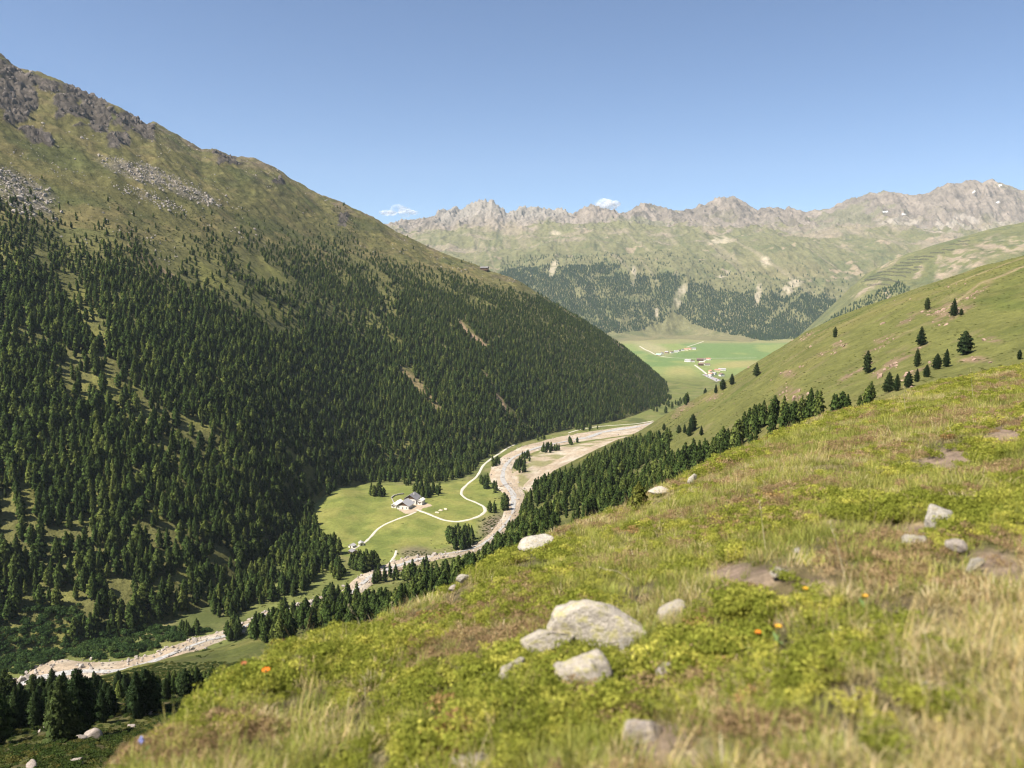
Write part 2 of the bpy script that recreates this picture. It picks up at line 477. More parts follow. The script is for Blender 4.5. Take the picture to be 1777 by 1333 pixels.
rk = np.zeros_like(ul)
un = ul + 16 * fbm(Xl / 35, Zl / 35, 5, 61, 0.6); vn = vl + 16 * fbm(Xl / 30, Zl / 30, 5, 62, 0.6)
for q in ROCKS_L: rk = np.maximum(rk, ell(un, vn, *q))
rk = np.maximum(rk, sstep(0.72, 0.85, ridged(al / 60, sl / 90, 4, 63)) * sstep(2.55, 2.85, Tl) * sstep(420, 250, ul) * 0.8)
crag = ridged(al / 13, sl / 34, 4, 64) - 0.45
Zl = Zl + env * (12 * (gul - 0.55) + (3 + 5 * open_) * fbm(al / 45, sl / 80, 5, 65)) + rk * (14 * crag + 2 + 8 * (ridged(al / 6, sl / 14, 3, 69) - 0.5)) + (1.2 + 2.4 * open_) * fbm(Xl / 11, Yl / 11, 4, 66) * env
ridge_zone = sstep(2.6, 3.0, Tl) * sstep(520, 300, ul)
Zl = Zl + ridge_zone * 7 * (ridged(al / 30, sl / 30, 4, 67) - 0.55) * (Tl < 3.3)
ul, vl = proj(Xl, Yl, Zl)
cl = np.zeros(Xl.shape + (3,)) + np.array((0.140, 0.132, 0.052))
n1 = fbm(al / 120, sl / 60, 5, 70); n2 = fbm(al / 40, sl / 22, 4, 71)
cl = mixc(cl, (0.098, 0.106, 0.040), sstep(-0.1, 0.45, n1))
cl = mixc(cl, (0.20, 0.165, 0.075), sstep(0.05, 0.5, n2) * 0.65)
cl = mixc(cl, (0.17, 0.135, 0.10), sstep(0.0, 0.5, fbm(al / 55, sl / 25, 5, 72)) * sstep(2.35, 2.8, Tl) * 0.75)
cl = mixc(cl, (0.16, 0.138, 0.12), np.clip(ridge_zone * 0.9, 0, 1) * sstep(-0.3, 0.3, n2 + 0.1))
rkm = sstep(0.15, 0.5, rk)
rockcol = np.array((0.098, 0.086, 0.078)) * (1 + 0.5 * fbm(Xl / 9, Zl / 9, 3, 73))[..., None]
cl = cl * (1 - rkm[..., None]) + rockcol * rkm[..., None]
SCREE = [(35, 335, 62, 30, 28), (10, 310, 40, 16, 20), (255, 303, 75, 15, 18), (330, 335, 50, 10, 22), (260, 345, 60, 10, 20)]
sc = np.zeros_like(ul)
for q in SCREE[:4]: sc = np.maximum(sc, ell(ul + 8 * n2, vl + 5 * n2, *q))
sc = np.maximum(sc, 0.4 * ell(ul, vl, *SCREE[4]) * sstep(0.0, 0.3, n2))
cl = mixc(cl, (0.24, 0.21, 0.175), sc * sstep(-0.5, 0.2, fbm(Xl / 8, Yl / 8, 3, 74)) * 0.9)
forest_floor = sstep(2.05, 1.75, Tl)
cl = mixc(cl, (0.135, 0.138, 0.05), forest_floor * 0.75)
cl = mixc(cl, (0.20, 0.20, 0.06), forest_floor * sstep(0.0, 0.4, fbm(Xl / 30, Yl / 30, 4, 75)) * 0.7)
scar = np.maximum.reduce([sstep(6, 2, linedist(ul + 2.5 * n2, vl, [(798, 560), (812, 578), (832, 592), (845, 605)])), sstep(5, 2, linedist(ul, vl, [(843, 652), (848, 672), (866, 692), (880, 712)])), 0.5 * sstep(10, 3, linedist(ul, vl, [(690, 640), (725, 665), (760, 705)])) , 0.7 * sstep(5, 2, linedist(ul, vl, [(225, 425), (250, 450), (300, 480)]))])
cl = mixc(cl, (0.36, 0.255, 0.17), scar * 0.9)
m_left = terrain_mat('mountain_grass', [0.025, 0.11, 0.6], 0.27, 2.0, 0.2)
left = grid_mesh('wooded_mountain_slope', Xl, Yl, Zl, m_left, cl * 0.82)
tag(left, 'steep mountainside, bare olive pasture and crags above dark forest', kind='structure')
register('left', ag_l, Yl, Zl)

# ------------------------------------------------------------------ the grassy slope on the right, below the viewer too
K1 = [(-900, 1500, 40), (-300, 1430, 45), (0, 1395, 52), (120, 1362, 62), (180, 1348, 75), (300, 1262, 130), (400, 1190, 215), (500, 1135, 270), (640, 1095, 300), (800, 1020, 330), (920, 950, 355), (1100, 882, 370), (1200, 832, 350), (1400, 742, 300), (1560, 698, 255), (1777, 645, 225), (2100, 600, 210), (2900, 520, 200)]
K2 = [(-900, 1290), (-300, 1250), (-60, 1228), (25, 1207), (72, 1197), (150, 1187), (215, 1173), (268, 1160), (330, 1140), (390, 1122), (440, 1100), (480, 1085), (545, 1068), (630, 1045), (700, 1010), (770, 985), (840, 965), (870, 940), (896, 908), (914, 882), (925, 850), (960, 825), (1010, 800), (1060, 775), (1105, 756), (1122, 746)]
K2 = [(u, v, float(valley_depth(u, v))) for u, v in K2] + [(1150, 728, 1290), (1190, 703, 1180), (1250, 668, 1080), (1300, 636, 1010), (1355, 603, 960), (1400, 575, 920), (1450, 551, 890), (1500, 532, 860), (1600, 497, 800), (1700, 464, 760), (1777, 446, 740), (2100, 380, 700), (2900, 300, 650)]
ag_r = np.linspace(-1.1, 1.1, 700)
yb_r = np.interp(ag_r, ag_fg, yb); eb_r = np.interp(ag_r, ag_fg, eb)
y1, e1 = polyline(K1, ag_r); y1 = smooth1(y1, 31); e1 = smooth1(e1, 15)
y2, e2 = polyline(K2, ag_r); y2 = smooth1(y2, 21)
K12 = []
z0 = (eb_r - 0.05) * 2 * yb_r
lines = [(2 * yb_r, z0), (y1, e1 * y1), (y2, e2 * y2), (y2 + 400, e2 * y2 - 260)]
Yr, Zr, Tr = hermite(lines, [60, 230, 20])
Xr = ag_r[:, None] * Yr
envr = sstep(0.5, 1.2, Tr) * (1 - 0.8 * sstep(1.85, 2.0, Tr))
Zr = Zr + envr * (5 * fbm(Xr / 90, Yr / 90, 4, 80) + 1.0 * fbm(Xr / 14, Yr / 14, 4, 81)) + 0.35 * fbm(Xr / 4, Yr / 4, 3, 82) * sstep(0.05, 0.3, Tr)
ur, vr = proj(Xr, Yr, Zr)
SCARS_R = [(1655, 545, 38, 9, -25), (1575, 555, 20, 5, -35), (1620, 543, 26, 6, 0), (1560, 625, 50, 5, -27), (1540, 640, 30, 5, -30), (1375, 685, 24, 12, 10), (1370, 650, 14, 6, 0), (1440, 612, 22, 4, -20), (1190, 707, 16, 5, -20), (1240, 690, 14, 4, -20), (1175, 722, 8, 4, -30), (1460, 600, 14, 6, 0), (1600, 640, 40, 4, -25), (1700, 505, 26, 5, -35), (1540, 588, 20, 6, -20), (1650, 530, 30, 4, -30), (1480, 650, 40, 3, -30), (1530, 600, 40, 3, -30), (1400, 585, 14, 3, -30), (1720, 590, 20, 5, 10), (1690, 625, 30, 5, 0)]
nr_ = fbm(Xr / 20, Yr / 20, 4, 83); nrf = fbm(Xr / 5, Yr / 5, 4, 84)
scr = np.zeros_like(ur)
for q in SCARS_R: scr = np.maximum(scr, ell(ur + 8 * nrf, vr + 5 * nrf, *q) * sstep(-0.3, 0.15, nrf))
cr = np.zeros(Xr.shape + (3,)) + np.array((0.165, 0.172, 0.054))
cr = mixc(cr, (0.215, 0.20, 0.07), sstep(-0.1, 0.5, fbm(Xr / 70, Yr / 110, 4, 85)) * 0.8)
cr = mixc(cr, (0.11, 0.135, 0.035), sstep(0.05, 0.5, fbm(Xr / 45, Yr / 60, 4, 86)) * 0.8)
cr = mixc(cr, (0.24, 0.20, 0.11), sstep(0.2, 0.5, nr_) * 0.45)
cr = mixc(cr, (0.27, 0.19, 0.135), scr * 0.85)
trail = np.minimum(linedist(ur, vr, [(1777, 462), (1740, 478), (1700, 492), (1670, 516), (1640, 538)]), linedist(ur, vr, [(1777, 447), (1700, 475), (1640, 498)]) + 1.0)
cr = mixc(cr, (0.33, 0.26, 0.16), sstep(2.6, 0.8, trail + nrf) * 0.75)
lowr = sstep(1250, 1050, ur) * sstep(660, 740, vr)
cr = mixc(cr, (0.085, 0.10, 0.032), lowr * sstep(-0.4, 0.3, nr_) * 0.75)
nearleft = sstep(300, 150, Yr)*sstep(500, 300, ur)
cr = mixc(cr, (0.12, 0.10, 0.05), nearleft * sstep(-0.2, 0.3, nr_ * 0.6 + nrf * 0.6) * 0.8)
m_right = terrain_mat('hill_grass', [0.05, 0.28, 1.6], 0.20, 0.7, 0.5)
right = grid_mesh('grassy_hillside', Xr, Yr, Zr, m_right, cr * 0.70)
tag(right, 'sunlit green hillside with brown scars and scattered pines', kind='structure')
register('right', ag_r, Yr, Zr)

# ------------------------------------------------------------------ far range beyond the village
SKY_F = [(500, 400), (690, 386), (730, 380), (758, 376), (768, 368), (778, 366), (785, 361), (793, 364), (800, 364), (812, 358), (822, 354), (833, 351), (840, 355), (845, 358), (852, 355), (858, 353), (865, 357), (870, 361), (880, 367), (895, 364), (905, 361), (915, 363), (930, 362), (940, 365), (950, 363), (962, 363), (975, 360), (983, 366), (990, 371), (1010, 364), (1030, 356), (1045, 362), (1075, 372), (1088, 368), (1105, 358), (1118, 354), (1135, 360), (1150, 366), (1180, 367), (1205, 362), (1230, 352), (1255, 343), (1272, 341), (1290, 350), (1310, 364), (1330, 365), (1348, 360), (1365, 365), (1390, 368), (1425, 367), (1445, 360), (1470, 348), (1500, 338), (1530, 337), (1560, 336), (1580, 343), (1600, 340), (1640, 325), (1670, 317), (1690, 313), (1705, 318), (1722, 312), (1740, 319), (1777, 330), (1850, 345), (2000, 330), (2400, 350)]
ag_f = np.linspace(-0.17, 0.82, 820)
def fl(pts): return polyline(pts, ag_f)
yS, eS = fl([(u, v, 7900 - 500 * (u > 1380) * min(1, (u - 1380) / 200)) for u, v in SKY_F]); yS = smooth1(yS, 60)
y4, e4 = fl([(500, 405, 7150), (700, 398, 7150), (833, 388, 7200), (990, 388, 7100), (1118, 387, 7050), (1272, 391, 7000), (1425, 392, 6900), (1560, 384, 6700), (1700, 398, 6600), (1777, 404, 6500), (2400, 410, 6500)])
y3, e3 = fl([(500, 440, 6300), (700, 428, 6300), (833, 428, 6350), (990, 420, 6250), (1118, 425, 6200), (1272, 428, 6100), (1425, 430, 6050), (1560, 430, 5900), (1777, 440, 5700), (2400, 440, 5700)])
y2f, e2f = fl([(500, 480, 5500), (860, 472, 5500), (940, 462, 5450), (1050, 458, 5400), (1170, 466, 5350), (1260, 480, 5300), (1400, 492, 5250), (1560, 500, 5150), (1777, 510, 5100), (2400, 520, 5100)])
y1f, e1f = fl([(500, 588, 4520), (900, 588, 4520), (1070, 584, 4560), (1120, 577, 4640), (1180, 560, 4800), (1240, 577, 4620), (1300, 587, 4500), (1370, 600, 4380), (1500, 610, 4280), (1777, 620, 4200), (2400, 620, 4200)])
e1f = smooth1(e1f, 15); y1f = smooth1(y1f, 15)
for arr in (y4, y3, y2f): arr[:] = smooth1(arr, 80)
e4 = smooth1(e4, 40); e3 = smooth1(e3, 60); e2f = smooth1(e2f, 50)
lines = [(y1f - 700, np.full_like(y1f, -300.)), (y1f, np.minimum(e1f * y1f, -285)), (y2f, e2f * y2f), (y3, e3 * y3), (y4, e4 * y4), (yS, eS * yS), (yS + 1500, eS * yS - 900)]
Yx, Zx, Tx = hermite(lines, [8, 110, 100, 110, 130, 14])
Xx = ag_f[:, None] * Yx
ux, vx = proj(Xx, Yx, Zx)
env = sstep(1.0, 1.3, Tx)
rock = sstep(3.5, 4.2, Tx)
skyk = 1 - 0.75 * sstep(4.8, 5.0, Tx)
g1 = ridged(Xx / 420 + 0.3 * fbm(Xx / 500, Yx / 500, 3, 91), Yx / 1500, 4, 90)
g2 = ridged(Xx / 130 + 0.5 * fbm(Xx / 200, Yx / 200, 3, 92), Yx / 420, 4, 93)
Zx = Zx + env * skyk * (60 * (g1 - 0.55) * (1 - 0.3 * rock) + 34 * (g2 - 0.5) * (0.6 + 1.5 * rock)
     + 55 * fbm(Xx / 700, Yx / 350, 4, 94) * sstep(2.0, 2.8, Tx) * (1 - rock * 0.5)) + env * (15 + 32 * rock * (1 - 0.5 * sstep(4.8, 5.0, Tx))) * (ridged(Xx / 55, Yx / 130, 4, 95) - 0.5) + 3.5 * env * fbm(Xx / 25, Yx / 25, 3, 96)
jag = sstep(745, 770, ux) * sstep(1000, 985, ux) * sstep(4.0, 4.6, Tx)
Zx = Zx + jag * (30 * (ridged(Xx / 70, Yx / 260, 4, 97) - 0.5) + 34 * (ridged(Xx / 30, Yx / 160, 3, 98) - 0.5)) * (Tx < 5.3)
ux, vx = proj(Xx, Yx, Zx)
nA = fbm(Xx / 600, Yx / 300, 5, 100); nB = fbm(Xx / 150, Yx / 100, 5, 101); nC = fbm(Xx / 60, Yx / 60, 4, 102)
cx = np.zeros(Xx.shape + (3,)) + np.array((0.142, 0.138, 0.070))
cx = mixc(cx, (0.175, 0.158, 0.085), sstep(-0.1, 0.4, nA) * 0.8)
cx = mixc(cx, (0.095, 0.108, 0.048), sstep(0.0, 0.4, nB) * 0.7)
cx = mixc(cx, (0.235, 0.195, 0.15), sstep(-0.05, 0.35, nA * 0.8 + nB * 0.6 + 0.28 * (Tx - 3.1)) * sstep(2.2, 2.9, Tx) * 0.85)
cx = mixc(cx, (0.28, 0.22, 0.16), sstep(0.36, 0.55, nB * 0.7 + nC * 0.5) * sstep(1.6, 2.2, Tx) * 0.8)
st1 = ridged(Xx / 150 + Zx / 420, Yx / 2600 + Zx / 2600, 4, 103); st2 = ridged(Xx / 60 - Zx / 300, Yx / 1500, 3, 104)
cx = mixc(cx, (0.215, 0.185, 0.13), sstep(0.62, 0.80, st1) * sstep(1.5, 2.1, Tx) * 0.6)
cx = mixc(cx, (0.085, 0.10, 0.05), sstep(0.62, 0.82, st2) * sstep(1.3, 1.9, Tx) * (1 - rock) * 0.55)
rockc = np.array((0.185, 0.158, 0.138)) * (1 + 0.35 * nC + 0.25 * nB + 0.5 * (st1 - 0.55) - 0.5 * (st2 - 0.55))[..., None]
rm = np.clip(sstep(3.75, 4.25, Tx + 0.5 * nB), 0, 1)
cx = cx * (1 - rm[..., None]) + rockc * rm[..., None]
cx = mixc(cx, (0.12, 0.13, 0.06), sstep(0.1, 0.4, nA + nB * 0.6) * rm * sstep(1000, 1050, ux) * 0.55)
cx = mixc(cx, (0.25, 0.235, 0.22), np.clip(jag, 0, 1) * 0.6)
pale = np.maximum.reduce([ell(ux + 6 * nC, vx, 1660, 385, 55, 14, -8), ell(ux, vx, 1560, 385, 40, 7, 0), ell(ux + 6 * nC, vx, 1735, 392, 30, 9, -20)])
cx = mixc(cx, (0.32, 0.29, 0.26), pale * 0.65 * sstep(-0.2, 0.2, nC))
FSCAR = [(1373, 499, 22, 9, -38), (1316, 512, 5, 20, 8), (960, 466, 6, 16, 20), (1140, 545, 3, 14, 0), (1258, 478, 12, 4, -40), (1330, 455, 8, 10, -35), (1180, 515, 9, 22, 25), (965, 405, 10, 4, 0), (1250, 418, 20, 6, 0), (1100, 478, 5, 16, 5)]
fs = np.zeros_like(ux)
for q in FSCAR: fs = np.maximum(fs, ell(ux + 4 * nC, vx + 3 * nC, *q))
cx = mixc(cx, (0.40, 0.345, 0.27), fs * 0.75 * sstep(-0.4, 0.2, nC))
snow = np.zeros_like(ux)
for q in [(1536, 368, 5, 1.0, 0), (1568, 372, 4, 1.0, 0), (1690, 333, 3, 1.0, -30), (1736, 321, 3, 0.9, 10), (1732, 351, 4, 1.0, -10)]: snow = np.maximum(snow, ell(ux, vx, *q))
cx = mixc(cx, (0.85, 0.87, 0.9), sstep(0.3, 0.7, snow))
m_far = terrain_mat('far_rock_and_pasture', [0.009, 0.035, 0.1], 0.17, 9.0, 0.03)
far = grid_mesh('far_mountain_range', Xx, Yx, Zx, m_far, cx)
tag(far, 'hazy rocky mountain range with pastures above dark forest', kind='structure')
register('far', ag_f, Yx, Zx)

# ------------------------------------------------------------------ the spur with the avalanche fences
ag_s = np.linspace(0.2, 0.9, 330)
yA, eA = polyline([(1200, 720, 2900), (1330, 650, 2900), (1500, 600, 2900), (1777, 520, 2750), (2100, 440, 2650), (2900, 380, 2600)], ag_s)
SKY_S = [(1200, 720), (1330, 628), (1390, 580), (1450, 525), (1500, 477), (1560, 446), (1620, 425), (1680, 409), (1740, 393), (1777, 386), (1900, 370), (2900, 330)]
yB, eB = polyline([(u, v, 3600 + 0.9 * (u - 1330)) for u, v in SKY_S], ag_s)
yB = np.minimum(yB, 4150); yB = smooth1(yB, 31); eB = smooth1(eB, 9)
Ys, Zs, Ts = hermite([(yA - 500, eA * yA - 130), (yA, eA * yA), (yB, eB * yB), (yB + 500, eB * yB - 300)], [8, 200, 16])
Xs = ag_s[:, None] * Ys
envs = (1 - 0.85 * sstep(1.85, 2.0, Ts))
Zs = Zs + envs * (26 * (ridged(Xs / 170 + Ys / 900, Ys / 600, 4, 110) - 0.55) + 9 * fbm(Xs / 60, Ys / 60, 4, 111))
us, vs = proj(Xs, Ys, Zs)
nS = fbm(Xs / 90, Ys / 70, 4, 112); nT = fbm(Xs / 30, Ys / 30, 4, 113)
cs = np.zeros(Xs.shape + (3,)) + np.array((0.128, 0.132, 0.06))
cs = mixc(cs, (0.09, 0.105, 0.05), sstep(-0.1, 0.4, nS) * 0.8)
cs = mixc(cs, (0.18, 0.17, 0.075), sstep(0.1, 0.4, nT) * 0.5)
es = np.zeros_like(us)
for q in [(1740, 430, 60, 14, -8), (1660, 455, 14, 34, 35), (1700, 440, 12, 40, 48), (1640, 470, 10, 30, 30), (1690, 470, 30, 9, -45), (1595, 475, 5, 14, 30), (1630, 452, 6, 8, 30), (1545, 458, 22, 4, -35), (1500, 505, 22, 6, -35), (1540, 515, 6, 12, 10), (1520, 495, 12, 4, -30)]:
    es = np.maximum(es, ell(us + 7 * nT, vs + 6 * nT, *q))
cs = mixc(cs, (0.28, 0.225, 0.175), es * sstep(-0.35, 0.15, nT) * 0.9)
spur = grid_mesh('fenced_mountain_spur', Xs, Ys, Zs, m_far, cs)
tag(spur, 'steep green spur with eroded orange scars behind the grassy hillside', kind='structure')
register('spur', ag_s, Ys, Zs)

# ---- what the sight lines pass over, for leaving out trees nobody can see
VA = np.linspace(-0.72, 0.72, 360)
hz = np.full((len(VA), len(LOGY)), -9.0)
YY = np.exp(LOGY)
for k in SHEETS:
    s = SHEETS[k]
    if k == 'fg' : pass
    ok = (VA >= s.ag[0]) & (VA <= s.ag[-1])
    idx = np.clip(np.searchsorted(s.ag, VA), 0, len(s.ag) - 1)
    e = s.r[idx] / YY[None, :]
    e[~ok] = -9
    hz = np.maximum(hz, e)
HZ = np.maximum.accumulate(hz, axis=1)
def visible(x, y, z, slack=0.0):
    fa = np.clip(((x / y) - VA[0]) / (VA[1] - VA[0]), 0, len(VA) - 1).astype(int)
    fl_ = np.clip(((np.log(y) - LOGY[0]) / (LOGY[1] - LOGY[0])).astype(int) - 3, 0, len(LOGY) - 1)
    inside = np.abs(x / y) < 0.71
    return inside & ((z / y) > HZ[fa, fl_] - slack)

# ------------------------------------------------------------------ river, road, tracks
m_gravel = terrain_mat('river_gravel', [0.25, 1.8], 0.22, 0.5, 1.2)
def strip_points(L, Rr, keys, per=6):
    """world-space bank lines from two photograph polylines, evenly refined"""
    out = []
    for P in (L, Rr):
        w = np.array([hit(u, v, keys, 280, 6000)[:2] for u, v in P])
        t = np.arange(len(w)); tf = np.linspace(0, len(w) - 1, (len(w) - 1) * per + 1)
        out.append(np.stack([smooth1(np.interp(tf, t, w[:, 0]), per), smooth1(np.interp(tf, t, w[:, 1]), per)], 1))
    return out
def bed(name, L, Rr, across, lift, bumps, mat, colf, keys=('valley',), label=None, kind='structure', jag=2.0):
    wl, wr = strip_points(L, Rr, keys)
    n = len(wl)
    nz = fbm(np.arange(n) / 3.0, np.zeros(n), 3, 120)[:, None]
    nz2 = fbm(np.arange(n) / 3.0, np.ones(n) * 9, 3, 121)[:, None]
    d = wr - wl; ln = np.linalg.norm(d, axis=1, keepdims=True) + 1e-6
    wl = wl + d / ln * nz * jag; wr = wr + d / ln * nz2 * jag
    t = np.linspace(0, 1, across)[None, :]
    X = wl[:, :1] * (1 - t) + wr[:, :1] * t; Y = wl[:, 1:] * (1 - t) + wr[:, 1:] * t
    edge = np.sin(np.pi * t) ** 0.5
    Z = height('valley', X, Y)
    Z = Z + lift * edge - 0.5 * (1 - edge) + bumps * edge * (0.35 + fbm(X / 9, Y / 9, 4, 122))
    o = grid_mesh(name, X, Y, Z, mat, colf(X, Y, t))
    tag(o, label, kind=kind)
    return X, Y, Z
def gravel_col(X, Y, t):
    c = np.zeros(X.shape + (3,)) + np.array((0.35, 0.28, 0.21))
    n = fbm(X / 14, Y / 14, 4, 123)
    c = mixc(c, (0.43, 0.375, 0.31), sstep(0.0, 0.4, n))
    c = mixc(c, (0.27, 0.22, 0.165), sstep(0.1, 0.5, fbm(X / 22, Y / 22, 4, 124)) * 0.7)
    return c
bedX, bedY, bedZ = bed('gravel_riverbed', RIVER_L, RIVER_R, 22, 0.7, 1.1, m_gravel, gravel_col, label='wide pale gravel riverbed winding along the valley floor')
B2L = [(903, 846), (938, 810), (985, 786), (1040, 770), (1082, 757)]
B2R = [(918, 858), (952, 832), (1002, 801), (1062, 777), (1112, 757)]
bed('gravel_bank', B2L, B2R, 14, 0.9, 1.0, m_gravel, gravel_col, label='tan gravel bank beside the wider riverbed below the pines')
def island_col(X, Y, t):
    c = gravel_col(X, Y, t)
    return mixc(c, (0.165, 0.165, 0.06), sstep(-0.05, 0.2, fbm(X / 16, Y / 16, 4, 126)) * 0.8)
IL = [(898, 846), (880, 822), (892, 800), (930, 784), (985, 772), (1050, 762), (1096, 755)]
IR = [(916, 858), (950, 832), (985, 806), (1010, 795), (1060, 776), (1085, 766), (1112, 757)]
bed('gravel_island', IL, IR, 20, 0.35, 0.8, m_gravel, island_col, label='tan gravel island with tufts of green between the river arms')
m, nt, N, L_, P = new_mat('milky_water')
geo = N.new('ShaderNodeNewGeometry')
n = noise_node(nt, 0.55, 6, 0.7, geo.outputs['Position'])
r = ramp(nt, n.outputs['Fac'], [(0.35, (0.26, 0.25, 0.23)), (0.55, (0.38, 0.36, 0.33)), (0.7, (0.55, 0.53, 0.50))])
L_.new(r.outputs[0], P.inputs['Base Color']); P.inputs['Roughness'].default_value = 0.6; P.inputs['Specular IOR Level'].default_value = 0.15
b = N.new('ShaderNodeBump'); b.inputs['Distance'].default_value = 0.3; L_.new(n.outputs['Fac'], b.inputs['Height']); L_.new(b.outputs[0], P.inputs['Normal'])
m_water = m
def stream(bX, bY, bZ):
    n = bX.shape[0]
    c = 0.5 + 0.22 * vnoise(np.arange(n) / 9.0, np.zeros(n), 130)
    w = 0.085 + 0.045 * vnoise(np.arange(n) / 5.0, np.zeros(n), 131)
    j = np.arange(7)[None, :] / 6.0
    f = np.clip((c[:, None] + (j - 0.5) * 2 * w[:, None]), 0.02, 0.98) * (bX.shape[1] - 1)
    i0 = np.minimum(f.astype(int), bX.shape[1] - 2); q = f - i0
    k = np.arange(n)[:, None]
    g = lambda A: A[k, i0] * (1 - q) + A[k, i0 + 1] * q
    X, Y, Z = g(bX), g(bY), g(bZ)
    Z = np.broadcast_to(smooth1(Z.max(1), 5)[:, None], X.shape) + 0.12 + 0.15 * fbm(X / 3, Y / 3, 3, 132)
    o = grid_mesh('mountain_stream', X, Y, Z, m_water)
    tag(o, 'milky white mountain stream running down the gravel riverbed', kind='structure')
stream(bedX, bedY, bedZ)

m_road = plain_mat('white_gravel_track', (0.50, 0.45, 0.36), 0.95, 0.15, 0.5, 0.1)
def track(name, pts, width, label, keys=('valley',), mat=m_road, lift=0.16):
    w = np.array([hit(u, v, keys, 280, 6000)[:2] for u, v in pts])
    t = np.arange(len(w)); tf = np.linspace(0, len(w) - 1, (len(w) - 1) * 10 + 1)
    c = np.stack([smooth1(np.interp(tf, t, w[:, 0]), 11), smooth1(np.interp(tf, t, w[:, 1]), 11)], 1)
    d = np.gradient(c, axis=0); d /= np.linalg.norm(d, axis=1, keepdims=True) + 1e-9
    nrm = np.stack([-d[:, 1], d[:, 0]], 1)
    wv = width * (1 + 0.18 * vnoise(np.arange(len(c)) / 4.0, np.zeros(len(c)), 140))[:, None]
    k = np.array([-0.5, -0.4, 0.0, 0.4, 0.5])[None, :]
    X = c[:, :1] + nrm[:, :1] * k * wv; Y = c[:, 1:] + nrm[:, 1:] * k * wv
    Z = top_height(X, Y, keys) + lift + np.array([-0.3, 0.02, 0.06, 0.02, -0.3])[None, :]
    o = grid_mesh(name, X, Y, Z, mat)
    tag(o, label, kind='structure'); return o
ROAD1 = [(722, 884), (735, 889), (750, 895), (770, 903), (793, 906), (815, 902), (834, 895), (843, 887), (840, 879), (826, 872), (809, 866), (800, 858), (802, 849), (812, 839), (825, 830), (832, 820), (838, 808), (850, 798), (862, 790), (880, 778), (900, 768), (925, 760)]
track('gravel_road', ROAD1, 3.6, 'white gravel road curving from the farm towards the riverbed')
track('farm_track', [(723, 888), (705, 896), (685, 903), (668, 910), (653, 920), (643, 932), (634, 941), (620, 949), (606, 957)], 2.6, 'pale farm track curving down the meadow to the small sheds')
track('meadow_path', [(688, 955), (686, 964), (680, 972), (673, 982)], 2.4, 'short sandy path dropping from the meadow to the stream')
track('forest_road', [(985, 752), (1000, 747), (1030, 741), (1070, 738), (1110, 735), (1135, 730)], 3.4, 'white road along the foot of the forest', ('valley', 'left'))
track('village_road', [(1109, 600), (1118, 606), (1128, 610), (1140, 617), (1165, 621), (1195, 622), (1240, 622), (1320, 621)], 7, 'pale road crossing the green fields behind the village')
track('hamlet_lane', [(1205, 633), (1212, 638), (1220, 644), (1227, 650)], 8, 'pale lane joining the two clusters of village houses')
track('upper_lane', [(1190, 603), (1205, 598), (1222, 592)], 7, 'pale lane climbing from the upper row of houses')

# ------------------------------------------------------------------ trees
m_bark = plain_mat('bark', (0.085, 0.06, 0.045), 0.95, 0.3, 6, 0.1)
m_needle = leaf_mat('conifer_needles', (0.064, 0.098, 0.026), (0.165, 0.195, 0.048), 0.34, True)
m_needle_far = leaf_mat('distant_needles', (0.032, 0.055, 0.024), (0.055, 0.080, 0.030), 0.2, True)
m_alder = leaf_mat('alder_leaves', (0.055, 0.095, 0.03), (0.085, 0.125, 0.036), 0.35, True)
m_rhodo = leaf_mat('dwarf_shrub_leaves', (0.05, 0.075, 0.02), (0.13, 0.12, 0.035), 0.3, True)

def crown_normals(me, ncrown):
    co = np.zeros(len(me.vertices) * 3, np.float32); me.vertices.foreach_get('co', co); co = co.reshape(-1, 3)
    nn_ = co.copy(); rad = np.hypot(nn_[:, 0], nn_[:, 1]) + 1e-6
    nn_[:, 0] /= rad; nn_[:, 1] /= rad; nn_[:, 2] = np.where(np.arange(len(co)) < ncrown, 0.25 + 0.9 * co[:, 2], 0)
    nn_ /= np.linalg.norm(nn_, axis=1, keepdims=True)
    nn_ = nn_ + np.random.default_rng(len(co)).normal(0, 0.30, nn_.shape); nn_ /= np.linalg.norm(nn_, axis=1, keepdims=True)
    me.polygons.foreach_set('use_smooth', np.ones(len(me.polygons), bool))
    me.normals_split_custom_set_from_vertices([tuple(q) for q in nn_])
    return me

